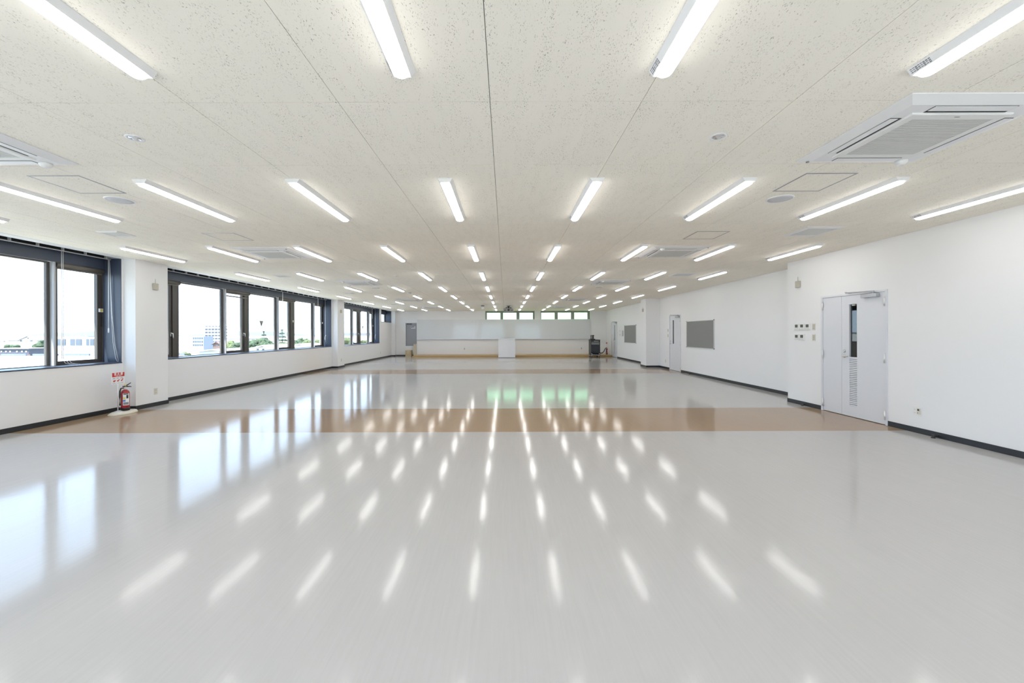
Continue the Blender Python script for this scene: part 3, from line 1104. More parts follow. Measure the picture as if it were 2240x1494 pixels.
# ------------------------------------------------------------------ projector and ceiling camera
PY = 20.6
r = root('projector', (0.16, PY, 2.48), 'grey projector hanging from the ceiling before the high window', 'projector')
bx('body', mat('light_grey_projector', (0.36, 0.36, 0.35), 0.5), r, (-0.09, PY - 0.2, 2.475), (0.41, PY + 0.2, 2.645), 0.02)
m = MB()
m.lathe([(0.055, 0), (0.055, -0.03), (0.040, -0.034), (0.040, -0.03)], (0.16, PY - 0.2, 2.56), 20, 'y')
m.build('rear_port', M_DGREY, r)
m = MB()
m.box((-0.06, PY - 0.206, 2.50), (0.03, PY - 0.199, 2.575))
m.box((0.27, PY - 0.206, 2.50), (0.37, PY - 0.199, 2.575))
m.build('vent_grille', M_MGREY, r)
m = MB()
m.box((0.0, PY - 0.12, 2.6455), (0.32, PY + 0.12, 2.665))
m.tube([(0.02, PY - 0.10, 2.665), (0.14, PY - 0.02, 2.72)], 0.015, 8)
m.tube([(0.30, PY - 0.10, 2.665), (0.18, PY - 0.02, 2.72)], 0.015, 8)
m.cyl((0.16, PY, 2.66), 0.035, H - 2.66, 16)
m.lathe([(0.09, 0), (0.09, -0.02)], (0.16, PY, H), 20)
m.build('ceiling_mount', M_DGREY, r)
r = root('ceiling_camera', (-1.13, 20.3, H), 'white cylinder with dark base hanging from the ceiling beside the projector', 'camera')
MB().lathe([(0.085, 0), (0.085, -0.03), (0.05, -0.035)], (-1.13, 20.3, H), 24).build('base', M_DGREY, r)
MB().lathe([(0.066, -0.032), (0.068, -0.16), (0.05, -0.185), (0.01, -0.19)], (-1.13, 20.3, H), 24).build('housing', M_WHITE, r)

# ------------------------------------------------------------------ whiteboard, platform, lectern
BX0, BX1, BZ0, BZ1 = -5.43, 5.235, 1.05, 2.25
r = root('whiteboard', (0, YB, BZ0), 'very long glossy whiteboard across the end wall', 'whiteboard')
for k in range(3):
    a = BX0 + 0.02 + (BX1 - BX0 - 0.04) * k / 3
    b = BX0 + 0.02 + (BX1 - BX0 - 0.04) * (k + 1) / 3
    bx('board_sheet', M_BOARD, r, (a, YB - 0.028, BZ0 + 0.02), (b - 0.001, YB - 0.003, BZ1 - 0.02))
m = MB()
m.box((BX0, YB - 0.036, BZ1 - 0.022), (BX1, YB - 0.001, BZ1))
m.box((BX0, YB - 0.036, BZ0), (BX1, YB - 0.001, BZ0 + 0.022))
m.box((BX0, YB - 0.036, BZ0 + 0.022), (BX0 + 0.025, YB - 0.001, BZ1 - 0.022))
m.box((BX1 - 0.025, YB - 0.036, BZ0 + 0.022), (BX1, YB - 0.001, BZ1 - 0.022))
m.build('board_frame', M_ALU, r)
bx('pen_tray', M_ALU, r, (BX0, YB - 0.095, BZ0 - 0.022), (BX1, YB - 0.001, BZ0 - 0.002), 0.004)

PZ, PY0 = 0.11, 23.60
r = root('platform', (0.2, (PY0 + YB) / 2, 0), 'low oak platform running along the end wall', 'platform')
bx('riser', M_WOOD, r, (-5.40, PY0 + 0.012, 0), (6.18, PY0 + 0.04, PZ - 0.02))
bx('deck', M_WOOD, r, (-5.40, PY0, PZ - 0.02), (6.18, YB - 0.001, PZ), 0.003)
m = MB()
m.box((-5.40, PY0 + 0.04, 0), (-5.37, YB - 0.001, PZ - 0.02))
m.box((6.15, PY0 + 0.04, 0), (6.18, YB - 0.001, PZ - 0.02))
m.build('end_board', M_WOOD, r)

LX0, LX1, LY0, LZ = -0.408, 0.553, 23.05, 1.09
r = root('lectern', ((LX0 + LX1) / 2, LY0 + 0.25, 0), 'plain white lectern standing in front of the whiteboard', 'lectern')
bx('plinth', M_GREYINK, r, (LX0 + 0.012, LY0 + 0.012, 0), (LX1 - 0.012, LY0 + 0.49, 0.03))
bx('front_panel', M_LECT, r, (LX0, LY0, 0.03), (LX1, LY0 + 0.02, LZ - 0.026), 0.002)
for x in (LX0, LX1 - 0.02):
    bx('side_panel', M_LECT, r, (x, LY0 + 0.0205, 0.03), (x + 0.02, LY0 + 0.48, LZ - 0.026), 0.002)
bx('top', M_LECT, r, (LX0 - 0.002, LY0 - 0.004, LZ - 0.025), (LX1 + 0.002, LY0 + 0.50, LZ), 0.004)
bx('shelf', M_LECT, r, (LX0 + 0.021, LY0 + 0.021, 0.6), (LX1 - 0.021, LY0 + 0.46, 0.62))

# black equipment cart
QX0, QX1, QY0, QY1 = 4.80, 5.32, 22.92, 23.52
r = root('equipment_cart', ((QX0 + QX1) / 2, (QY0 + QY1) / 2, 0), 'black wheeled equipment cart at the end of the whiteboard', 'cart')
m = MB()
m.box((QX0, QY0, 0.14), (QX0 + 0.025, QY1, 0.985))
m.box((QX1 - 0.025, QY0, 0.14), (QX1, QY1, 0.985))
m.box((QX0 + 0.025, QY1 - 0.02, 0.14), (QX1 - 0.025, QY1, 0.985))
m.box((QX0 + 0.025, QY0, 0.14), (QX1 - 0.025, QY1 - 0.02, 0.20))
m.build('cabinet', M_DGREY, r)
bx('top', M_DGREY, r, (QX0 - 0.01, QY0 - 0.015, 0.986), (QX1 + 0.01, QY1 + 0.01, 1.015), 0.006)
bx('amplifier', M_DGREY, r, (QX0 + 0.03, QY0 + 0.012, 0.88), (QX1 - 0.03, QY1 - 0.05, 0.975))
m = MB()
for k in range(4):
    m.lathe([(0.022, 0), (0.020, -0.018)], (QX0 + 0.20 + k * 0.07, QY0 + 0.012, 0.93), 14, 'y')
m.build('control_knob', M_ALU, r)
bx('mixer_panel', M_MGREY, r, (QX0 + 0.04, QY0 + 0.008, 0.74), (QX1 - 0.04, QY1 - 0.05, 0.87))
bx('glass_door', M_RACK, r, (QX0 + 0.03, QY0 + 0.004, 0.25), (QX1 - 0.03, QY0 + 0.014, 0.72), 0.002)
m = MB()
for z in (0.40, 0.52, 0.62):
    m.box((QX0 + 0.06, QY0 + 0.03, z), (QX1 - 0.06, QY0 + 0.3, z + 0.05))
m.build('shelf_unit', M_MGREY, r)
bx('bumper_bar', M_ALU, r, (QX0 + 0.04, QY0 - 0.012, 0.150), (QX1 - 0.04, QY0 - 0.002, 0.165))
for x in (QX0 + 0.05, QX1 - 0.05):
    for y in (QY0 + 0.06, QY1 - 0.06):
        m = MB()
        m.lathe([(0.05, -0.018), (0.055, -0.012), (0.055, 0.012), (0.05, 0.018)], (x, y, 0.055), 20, 'x')
        wl_ = m.build('caster', M_BLACK, r)
        bx('caster_fork', M_ALU, wl_, (x - 0.024, y - 0.03, 0.10), (x + 0.024, y + 0.03, 0.14))
        m = MB()
    m = MB().lathe([(0.028, 0), (0.026, -0.02), (0.01, -0.026)], (x, QY0 - 0.001, 0.215), 16, 'y')
    m.build('lock_knob', M_ALU, r)
# gear on top of the cart
r = root('document_camera', (4.98, 23.2, 1.015), 'black twin-column device standing on the equipment cart', 'document camera')
bx('base', M_BLACK, r, (QX0 + 0.02, 23.05, 1.0155), (QX0 + 0.27, 23.35, 1.065), 0.008)
bx('column', M_BLACK, r, (QX0 + 0.045, 23.16, 1.065), (QX0 + 0.085, 23.22, 1.235), 0.004)
bx('lamp_head', M_BLACK, r, (QX0 + 0.035, 23.12, 1.235), (QX0 + 0.10, 23.24, 1.265), 0.004)
bx('camera_arm', M_DGREY, r, (QX0 + 0.13, 23.14, 1.065), (QX0 + 0.22, 23.24, 1.24), 0.006)
bx('camera_head', M_BLACK, r, (QX0 + 0.12, 23.10, 1.24), (QX0 + 0.235, 23.26, 1.275), 0.004)
m = MB()
m.tube([(QX1 + 0.026, 23.3, 0.30), (QX1 + 0.10, 23.25, 0.245), (QX1 + 0.22, 23.34, 0.25), (QX1 + 0.36, 23.56, 0.32), (QX1 + 0.47, 23.75, 0.44), (QX1 + 0.55, 23.90, 0.50), (QX1 + 0.62, 24.02, 0.515), (QX1 + 0.68, 24.14, 0.48)], 0.026, 10)
tag(m.build('cable_hose', M_DGREY, at=(QX1 + 0.026, 23.3, 0.30)), 'dark cable hose running from the equipment cart to the wall', 'cable')

# ------------------------------------------------------------------ fire extinguishers
def extinguisher(x, y, z, label, s=1.0):
    r = root('fire_extinguisher', (x, y, z), label, 'fire extinguisher', 'fire extinguishers')
    def lz(prof):
        return [(a * s * 0.79, b * s) for a, b in prof]
    MB().lathe(lz([(0.066, 0.0), (0.080, 0.004), (0.083, 0.045), (0.079, 0.052), (0.07, 0.052)]), (x, y, z), 28).build('foot_ring', M_BLACK, r)
    MB().lathe(lz([(0.070, 0.01), (0.0775, 0.05), (0.0775, 0.305), (0.072, 0.330), (0.058, 0.350), (0.038, 0.364), (0.024, 0.370)]), (x, y, z), 28).build('cylinder', M_RED, r)
    # curved paper label on the front
    a0, a1 = math.radians(-78), math.radians(8)
    rings = []
    for zz in (0.095, 0.305):
        rings.append([(x + s * 0.0781 * 0.79 * math.cos(a0 + (a1 - a0) * i / 14), y + s * 0.0781 * 0.79 * math.sin(a0 + (a1 - a0) * i / 14), z + s * zz) for i in range(15)])
    lab = MB().rings(rings, False, False, True, closed=False).build('label', M_SIGNW, r)
    def patch(aa, ab, za, zb, m_, nm):
        rg = []
        for zz in (za, zb):
            rg.append([(x + s * 0.0786 * 0.79 * math.cos(math.radians(aa + (ab - aa) * i / 8)), y + s * 0.0786 * 0.79 * math.sin(math.radians(aa + (ab - aa) * i / 8)), z + s * zz) for i in range(9)])
        MB().rings(rg, False, False, True, closed=False).build(nm, m_, lab)
    patch(-72, -4, 0.285, 0.300, M_INK, 'printed_line')
    patch(-76, -44, 0.205, 0.235, M_YEL, 'yellow_print')
    patch(-76, -44, 0.160, 0.195, M_BLUE, 'blue_print')
    patch(-34, -6, 0.215, 0.275, M_INK, 'pictogram')
    patch(-72, 0, 0.105, 0.150, M_GREYINK, 'printed_text')
    MB().lathe(lz([(0.024, 0.368), (0.024, 0.392), (0.016, 0.398), (0.016, 0.43)]), (x, y, z), 18).build('valve', M_ALU, r)
    m = MB()
    m.box((x - 0.012 * s, y - 0.04 * s, z + 0.415 * s), (x + 0.012 * s, y + 0.03 * s, z + 0.435 * s))
    m.tube([(x, y, z + 0.418 * s), (x + 0.01 * s, y + 0.06 * s, z + 0.416 * s), (x + 0.015 * s, y + 0.10 * s, z + 0.408 * s)], [0.009 * s, 0.009 * s, 0.007 * s], 8)
    m.tube([(x, y, z + 0.435 * s), (x + 0.01 * s, y + 0.04 * s, z + 0.450 * s), (x + 0.015 * s, y + 0.09 * s, z + 0.478 * s)], [0.009 * s, 0.009 * s, 0.007 * s], 8)
    m.build('squeeze_grip', M_DGREY, r)
    MB().lathe(lz([(0.018, 0.436), (0.020, 0.445), (0.020, 0.468), (0.014, 0.474)]), (x, y, z), 16).build('safety_cap', M_PALEY, r)
    m = MB()
    m.tube([(x - 0.01 * s, y - 0.02 * s, z + 0.40 * s), (x - 0.02 * s, y - 0.06 * s, z + 0.395 * s), (x - 0.02 * s, y - 0.078 * s, z + 0.35 * s), (x - 0.02 * s, y - 0.082 * s, z + 0.25 * s), (x - 0.02 * s, y - 0.079 * s, z + 0.10 * s)], 0.011 * s, 10)
    hs = m.build('hose', M_BLACK, r)
    MB().lathe(lz([(0.013, 0.0), (0.016, 0.02), (0.013, 0.04)]), (x - 0.02 * s, y - 0.079 * s, z + 0.062 * s), 12).build('nozzle', M_ALU, hs)
    return r

ex, ey = -6.74, 7.226
r = root('extinguisher_stand', (ex, ey - 0.04, 0), 'cream oval extinguisher stand with red and white sign by the pillar', 'stand')
m = MB()
def oval(a, b, z, cy):
    return [(ex + a * math.cos(2 * math.pi * i / 36), cy + b * math.sin(2 * math.pi * i / 36), z) for i in range(36)]
m.rings([oval(0.155, 0.235, 0.0, ey - 0.04), oval(0.155, 0.235, 0.010, ey - 0.04), oval(0.135, 0.205, 0.035, ey - 0.02), oval(0.11, 0.16, 0.046, ey + 0.0), oval(0.095, 0.12, 0.046, ey + 0.0)])
m.build('pad', M_PAD, r)
m = MB().lathe([(0.085, 0.018), (0.080, 0.034), (0.05, 0.058), (0.012, 0.072)], (ex + 0.015, 7.085, 0.0), 24)
m.build('pole_foot', M_ALU, r)
MB().cyl((ex - 0.012, 7.10, 0.05), 0.009, 0.52, 12).build('pole', M_ALU, r)
sx_ = ex - 0.005
sb = bx('sign_board', M_SIGNW, r, (sx_ - 0.006, 6.985, 0.527), (sx_, 7.220, 0.732), 0.002)
bx('red_header', M_SIGNR, sb, (sx_ + 0.0002, 6.990, 0.655), (sx_ + 0.0010, 7.216, 0.728))
text('消 火 器', 0.046, M_SIGNW, sb, 'sign_text', (sx_ + 0.0012, 7.105, 0.703), ROT_FACE_POSX, 0.0010)
text('FIRE EXTINGUISHER', 0.016, M_SIGNW, sb, 'sign_text', (sx_ + 0.0012, 7.105, 0.676), ROT_FACE_POSX)
text('灭火器  소화기', 0.014, M_SIGNW, sb, 'sign_text', (sx_ + 0.0012, 7.105, 0.663), ROT_FACE_POSX)
for k, y in enumerate((7.03, 7.10, 7.17)):
    m = MB()
    m.prism([(y - 0.020, 0.575 + 0.006 * k), (y - 0.004, 0.568), (y + 0.024, 0.585 + 0.012 * k), (y + 0.018, 0.606 + 0.010 * k), (y - 0.004, 0.592), (y - 0.018, 0.600)], 'x', sx_ + 0.0003, sx_ + 0.001)
    m.build('pictogram', M_SIGNR, sb)
m = MB()
for k in range(3):
    m.box((sx_ + 0.0003, 7.00 + 0.07 * k, 0.632), (sx_ + 0.001, 7.05 + 0.07 * k, 0.637))
    m.box((sx_ + 0.0003, 7.00 + 0.07 * k, 0.622), (sx_ + 0.001, 7.04 + 0.07 * k, 0.626))
    m.box((sx_ + 0.0003, 7.00 + 0.07 * k, 0.545), (sx_ + 0.001, 7.055 + 0.07 * k, 0.549))
m.build('printed_lines', M_GREYINK, sb)
extinguisher(ex, ey, 0.0465, 'red fire extinguisher standing by the first white pillar')
r = root('extinguisher_sign', (6.14, 24.78, PZ), 'round red sign on a thin pole at the end of the platform', 'sign')
MB().cyl((6.14, 24.78, PZ + 0.012), 0.007, 0.62, 10).build('pole', M_ALU, r)
MB().lathe([(0.055, 0), (0.055, 0.010), (0.02, 0.014)], (6.14, 24.78, PZ), 20).build('foot', M_PAD, r)
MB().lathe([(0.042, -0.003), (0.042, 0.003)], (6.14, 24.768, PZ + 0.67), 24, 'y').build('sign_disc', M_SIGNR, r)
extinguisher(6.06, 24.40, PZ, 'small red fire extinguisher at the end of the platform', 0.95)

# ------------------------------------------------------------------ cartons by the hatch
r = root('cardboard_box', (-6.0, 25.13, 0), 'short brown cardboard box below the grey escape hatch', 'box', 'cardboard boxes in the far corner')
bx('carton', M_CARD, r, (-6.13, 24.96, 0.0), (-5.80, 25.32, 0.36), 0.004)
bx('top_flap', M_CARD2, r, (-6.135, 24.955, 0.3605), (-5.795, 25.325, 0.368))
bx('packing_tape', M_CARD2, r, (-5.99, 24.958, 0.16), (-5.94, 24.9595, 0.36))
r = root('cardboard_box', (-5.56, 25.23, 0), 'tall narrow pale cardboard carton against the whiteboard wall edge', 'box', 'cardboard boxes in the far corner')
bx('carton', M_CARD2, r, (-5.665, 25.12, 0.0), (-5.475, 25.325, 0.77), 0.004)
bx('hand_hole', M_MGREY, r, (-5.60, 25.118, 0.71), (-5.54, 25.1195, 0.73))
bx('top_flap', M_CARD, r, (-5.668, 25.117, 0.7705), (-5.472, 25.328, 0.776))

# ------------------------------------------------------------------ right wall fittings
def pin_board(y0, y1, label):
    r = root('pin_board', (XR2, (y0 + y1) / 2, 0.89), label, 'notice board', 'grey notice boards')
    x = XR2
    bx('felt', M_GRAYB, r, (x - 0.016, y0 + 0.018, 0.912), (x - 0.001, y1 - 0.018, 1.762))
    m = MB()
    m.box((x - 0.022, y0, 0.893), (x - 0.0005, y1, 0.912))
    m.box((x - 0.022, y0, 1.762), (x - 0.0005, y1, 1.781))
    m.box((x - 0.022, y0, 0.912), (x - 0.0005, y0 + 0.018, 1.762))
    m.box((x - 0.022, y1 - 0.018, 0.912), (x - 0.0005, y1, 1.762))
    m.build('board_frame', M_ALU, r)
    m = MB()
    for y in (y0, y1 - 0.03):
        for z in (0.890, 1.756):
            m.box((x - 0.025, y - 0.002, z), (x - 0.0005, y + 0.032, z + 0.028))
    m.build('corner_cap', M_MGREY, r)
pin_board(12.10, 13.94, 'grey felt notice board near the single door')
pin_board(19.33, 21.23, 'grey felt notice board near the far pair of doors')

def thermostat(y, z, label, lcd=True, X=XR):
    r = root('thermostat', (X, y, z), label, 'thermostat', 'white wall thermostats')
    bx('case', M_WHITEP, r, (X - 0.018, y - 0.062, z - 0.060), (X - 0.0005, y + 0.062, z + 0.060), 0.004)
    bx('display', M_LCD, r, (X - 0.0195, y - 0.036, z - 0.012), (X - 0.0181, y + 0.036, z + 0.044))
    m = MB()
    for k in range(4):
        m.box((X - 0.0198, y - 0.045 + 0.026 * k, z - 0.046), (X - 0.0181, y - 0.032 + 0.026 * k, z - 0.036))
    m.box((X - 0.0198, y - 0.045, z - 0.028), (X - 0.0181, y + 0.04, z - 0.024))
    m.build('button_row', M_PANELG, r)
thermostat(7.91, 1.493, 'white thermostat in the upper row, farthest from the grey doors')
thermostat(7.768, 1.493, 'white thermostat in the middle of the upper row of three')
thermostat(7.626, 1.493, 'white thermostat in the upper row, beside the ivory switch')
thermostat(7.91, 1.296, 'white thermostat in the lower row, farther from the grey doors')
thermostat(7.768, 1.296, 'white thermostat in the lower row, nearer the grey doors')

def plate(X, s, y, z, hw, hh, label, cat='switch', name='light_switch', rockers=3, m_=None, grp='ivory switch plates'):
    r = root(name, (X, y, z), label, cat, grp)
    m_ = m_ or M_IVORY
    bx('plate', m_, r, (X, y - hw, z - hh), (X + s * 0.007, y + hw, z + hh), 0.002)
    if rockers:
        m = MB()
        st = 1.5 * hh / rockers
        for k in range(rockers):
            za = z - 0.75 * hh + st * k
            m.box((X + s * 0.007, y - hw * 0.55, za + 0.004), (X + s * 0.011, y + hw * 0.55, za + st - 0.004))
        m.build('rocker', M_BEIGE if m_ is M_IVORY else M_PANELG, r)
    return r
def outlet(X, s, y, z, label, axis='x', hw=0.037, hh=0.060):
    r = root('wall_outlet', (X, y, z) if axis == 'x' else (y, X, z), label, 'outlet', 'wall outlets')
    if axis == 'x':
        bx('plate', M_IVORY, r, (X, y - hw, z - hh), (X + s * 0.007, y + hw, z + hh), 0.002)
        m = MB()
        for dz in (-0.024, 0.024):
            for dy in (-0.008, 0.008):
                m.box((X + s * 0.0068, y + dy - 0.0016, z + dz - 0.006), (X + s * 0.0076, y + dy + 0.0016, z + dz + 0.006))
        m.build('socket_slots', M_INK, r)
    else:
        bx('plate', M_PANELG, r, (y - hw, X, z - hh), (y + hw, X + s * 0.007, z + hh), 0.002)
        m = MB()
        for dz in (-0.024, 0.024):
            for dy in (-0.008, 0.008):
                m.box((y + dy - 0.0016, X + s * 0.0068, z + dz - 0.006), (y + dy + 0.0016, X + s * 0.0076, z + dz + 0.006))
        m.build('socket_slots', M_INK, r)
plate(XR, -1, 7.481, 1.489, 0.036, 0.060, 'upper ivory switch plate beside the grey double doors')
plate(XR, -1, 7.481, 1.291, 0.036, 0.060, 'lower ivory switch plate beside the grey double doors')
# double plate with data jack near the viewer
r = root('wall_outlet', (XR, 5.605, 0.297), 'double ivory wall outlet with dark data jack near the first doors', 'outlet', 'wall outlets')
bx('plate', M_WHITEP, r, (XR - 0.007, 5.545, 0.240), (XR - 0.0002, 5.664, 0.355), 0.002)
bx('cover_insert', M_IVORY, r, (XR - 0.0085, 5.552, 0.258), (XR - 0.0070, 5.606, 0.340))
bx('data_jack', M_INK, r, (XR - 0.0092, 5.574, 0.308), (XR - 0.0084, 5.600, 0.330))
bx('phone_jack', M_GREYINK, r, (XR - 0.0092, 5.592, 0.268), (XR - 0.0084, 5.600, 0.288))
m = MB()
for z in (0.275, 0.320):
    m.box((XR - 0.0078, 5.628, z - 0.005), (XR - 0.0069, 5.631, z + 0.005))
    m.box((XR - 0.0078, 5.640, z - 0.005), (XR - 0.0069, 5.643, z + 0.005))
m.build('socket_slots', M_GREYINK, r)
plate(XR2, -1, 15.553, 1.481, 0.042, 0.055, 'upper small plate beside the single grey door')
plate(XR2, -1, 15.553, 1.282, 0.042, 0.060, 'lower small plate beside the single grey door')
outlet(XR2, -1, 15.79, 0.302, 'ivory wall outlet low between the far pillar and single door')
plate(XR2, -1, 22.08, 1.50, 0.075, 0.040, 'upper small plate beside the far pair of doors', rockers=1, m_=M_WHITEP)
plate(XR2, -1, 22.07, 1.292, 0.075, 0.060, 'lower small plate beside the far pair of doors', m_=M_WHITEP)
plate(XR2, -1, 21.565, 1.365, 0.12, 0.15, 'pale control panel between far doors and notice board', 'control panel', 'control_panel', 2, M_PANELG, 'wall control panels')
outlet(PL, 1, 7.912, 0.286, 'ivory wall outlet low on the first window-side pillar')
outlet(PL, 1, 16.865, 0.308, 'ivory wall outlet low on the second window-side pillar')
outlet(XL, 1, 22.9, 0.33, 'ivory wall outlet low below the small high window')
outlet(YB, -1, -2.525, 0.448, 'small grey outlet on the end wall by the window side of the lectern', 'y')
outlet(YB, -1, 4.678, 0.450, 'small grey outlet on the end wall by the equipment cart', 'y')

def antenna(X, s, y, label):
    r = root('wireless_antenna', (X, y, 2.3), label, 'antenna', 'wall antennas on the pillars')
    bx('case', M_BEIGE, r, (X + s * 0.0005, y - 0.049, 2.25), (X + s * 0.045, y + 0.049, 2.376), 0.006)
    MB().lathe([(0.005, 0), (0.004, 0.06), (0.003, 0.085)], (X + s * 0.022, y, 2.376), 10).build('aerial', M_PANELG, r)
antenna(XR, -1, 7.86, 'beige wireless box with aerial above the thermostats')
antenna(XR, -1, 16.73, 'beige wireless box on the far door-side pillar')
antenna(PL, 1, 7.893, 'beige wireless box on the first window-side pillar')
antenna(PL, 1, 16.811, 'beige wireless box on the second window-side pillar')

def stopper(x, y, wallx, label):
    r = root('door_stop', (x, y, 0), label, 'door stop', 'black floor door stops')
    MB().lathe([(0.024, 0), (0.024, 0.006), (0.017, 0.010), (0.017, 0.040), (0.013, 0.044)], (x, y, 0), 16).build('post', M_BLACK, r)
    bx('arm', M_BLACK, r, (x, y - 0.007, 0.018), (wallx - 0.0085, y + 0.007, 0.032))
stopper(5.585, 5.33, XR, 'small black door stop on the floor nearest the viewer')
stopper(5.60, 7.70, XR, 'small black door stop below the thermostats')
stopper(6.14, 13.62, XR2, 'small black door stop below the nearer grey notice board')

# ------------------------------------------------------------------ outside
GZ = -13.0
M_GROUND = mat('pale_town_ground', (0.30, 0.30, 0.27), 0.95)
g = MB().box((-3500, -900, GZ - 1), (900, 3500, GZ)).build('ground', M_GROUND)
tag(g, 'pale ground of the town outside the windows', 'ground', kind='structure')
M_BW = mat('pale_building_wall', (0.55, 0.55, 0.55), 0.8)
M_BROOF = mat('white_flat_roof', (0.60, 0.60, 0.58), 0.8)
M_BDARK = mat('slate_cladding', (0.05, 0.056, 0.075), 0.7)
M_BWIN = mat('blue_grey_window', (0.065, 0.08, 0.10), 0.3)
M_BBLUE = mat('blue_grey_wall', (0.20, 0.24, 0.31), 0.8)
M_BBROWN = mat('brown_wall', (0.11, 0.075, 0.07), 0.8)
M_ROOFT = mat('pale_tile_roof', (0.15, 0.15, 0.165), 0.8)
M_RAIL = mat('blue_parapet', (0.08, 0.095, 0.14), 0.6)
def PX(px, Y):
    return (px - CX) / F_PX * Y
def PZc(py, Y, px=400):
    return EYE - (py - CY - ROLL * (CX - px)) / F_PX * Y

# neighbouring flat roof
Y = 85.0
r = root('flat_roofed_building', (-95, 45, GZ), 'low white flat-roofed building just outside the nearest window', 'building')
bx('walls', M_BW, r, (-125, 4, GZ), (-66, Y, -3.2))
bx('roof_deck', M_BROOF, r, (-125.4, 3.6, -3.2), (-65.6, Y + 0.4, -3.0))
m = MB()
for k in range(9):
    m.box((-125 + k * 6.6, Y, -3.0), (-125 + k * 6.6 + 5.2, Y + 0.25, -2.55))
m.build('parapet', M_RAIL, r)
# penthouse block with three windows
Y = 92.0
r = root('white_block', (-92, Y + 4, GZ), 'white block with three square windows outside the nearest window', 'building')
x0, x1 = PX(118, Y), PX(232, Y)
bx('walls', M_BW, r, (x0, Y, GZ), (x1, Y + 8, PZc(737.5, Y, 170)))
for a, b in ((126, 144), (154, 179), (189, 206)):
    wdo = bx('window', M_BWIN, r, (PX(a, Y), Y - 0.10, PZc(755.5, Y, 170)), (PX(b, Y), Y - 0.02, PZc(741.5, Y, 170)))
    bx('window_mullion', M_BW, wdo, (PX((a + b) / 2, Y) - 0.05, Y - 0.13, PZc(755.5, Y, 170)), (PX((a + b) / 2, Y) + 0.05, Y - 0.101, PZc(741.5, Y, 170)))
bx('roof_rail', M_RAIL, r, (PX(182, Y), Y + 1, PZc(737.5, Y, 170)), (PX(200, Y), Y + 1.2, PZc(735.5, Y, 170)))
# slate shed
Y = 150.0
r = root('slate_shed', (PX(30, Y), Y + 5, GZ), 'long low slate grey building beyond the white flat roof', 'building')
x0, x1 = PX(-40, Y), PX(63, Y)
bx('walls', M_BDARK, r, (x0, Y, GZ), (x1, Y + 10, PZc(763.5, Y, 30)))
bx('roof', M_ROOFT, r, (x0 - 0.4, Y - 0.4, PZc(763.5, Y, 30)), (x1 + 0.4, Y + 10.4, PZc(762.3, Y, 30)))
bx('base_course', M_BBROWN, r, (x0, Y - 0.1, PZc(780, Y, 30)), (x1 + 0.6, Y - 0.01, PZc(775, Y, 30)))
for a in (2, 12, 21, 36, 47, 56):
    bx('window', M_BW, r, (PX(a, Y), Y - 0.1, PZc(770.5, Y, 30)), (PX(a + 3, Y), Y - 0.02, PZc(767.5, Y, 30)))
# gabled houses
def gable(px0, px1, pe, pp, pb, Y, label, wall, roof, depth=12, wins=()):
    x0, x1 = PX(px0, Y), PX(px1, Y)
    pm = (px0 + px1) / 2
    ze, zp = PZc(pe, Y, pm), PZc(pp, Y, pm)
    r = root('gabled_house', ((x0 + x1) / 2, Y + depth / 2, GZ), label, 'house', 'gabled houses outside')
    m = MB()
    xm = (x0 + x1) / 2
    m.prism([(x0, GZ), (x1, GZ), (x1, ze), (xm, zp - 0.15), (x0, ze)], 'y', Y, Y + depth)
    m.build('walls', wall, r)
    m = MB()
    t, e = 0.25, 0.5
    sl = (zp - ze) / (xm - x0)
    m.prism([(x0 - e, ze - sl * e), (xm, zp), (x1 + e, ze - sl * e), (x1 + e, ze - sl * e + t), (xm, zp + t), (x0 - e, ze - sl * e + t)], 'y', Y - 0.5, Y + depth + 0.5)
    m.build('roof', roof, r)
    for a, b, c, d in wins:
        bx('window', M_BWIN, r, (PX(a, Y), Y - 0.1, PZc(d, Y, pm)), (PX(b, Y), Y - 0.02, PZc(c, Y, pm)))
gable(41, 81, 745, 736, 765, 210, 'white gabled house beyond the slate building', M_BW, M_ROOFT, 14, ((44, 48, 744, 747), (60, 63, 739, 741), (66, 71, 744, 747)))
gable(-18, 19, 745, 739, 765, 230, 'pale gabled house at the edge of the nearest window', M_BW, M_ROOFT, 14, ((-4, 1, 746, 748), (7, 11, 746, 748)))
gable(466, 481, 753, 748.5, 764, 190, 'brown gabled house below the apartment block', M_BBROWN, M_BBROWN, 8, ((470, 472, 755, 757), (475, 477, 755, 757)))
gable(436, 500, 769, 766, 790, 95, 'white roofed house low in the long window row', M_BW, M_BROOF, 10)
gable(556, 596, 762, 757, 775, 92, 'pale roofed house in front of the trees', M_BW, M_BROOF, 10, ((562, 566, 763, 766), (574, 578, 763, 766)))
gable(640, 676, 757, 753, 775, 130, 'pale roofed house low in the last pane of the long row', M_BW, M_BROOF, 10)
# apartment block
Y = 390.0
r = root('apartment_block', (PX(468, Y), Y + 8, GZ), 'pale multi-storey apartment block seen through the long window row', 'building')
x0, x1 = PX(448, Y), PX(500, Y)
zt = PZc(711, Y, 468)
bx('walls', M_BW, r, (x0, Y, GZ), (x1, Y + 14, zt))
first = None
for fl_ in range(6):
    z = zt - 0.6 - fl_ * 2.95
    for k in range(7):
        x = x0 + 0.5 + k * 3.1
        if first is None:
            first = bx('window', mat('pale_blue_window', (0.085, 0.10, 0.125), 0.4), r, (x, Y - 0.15, z - 1.3), (x + 2.3, Y - 0.05, z))
            f0 = (x, z)
        else:
            c = first.copy()
            COL.objects.link(c)
            c.location = Vector(first.location) + Vector((x - f0[0], 0, z - f0[1]))
    bx('balcony', M_BW, r, (x0, Y - 0.9, z - 2.5), (x1, Y - 0.16, z - 2.38))
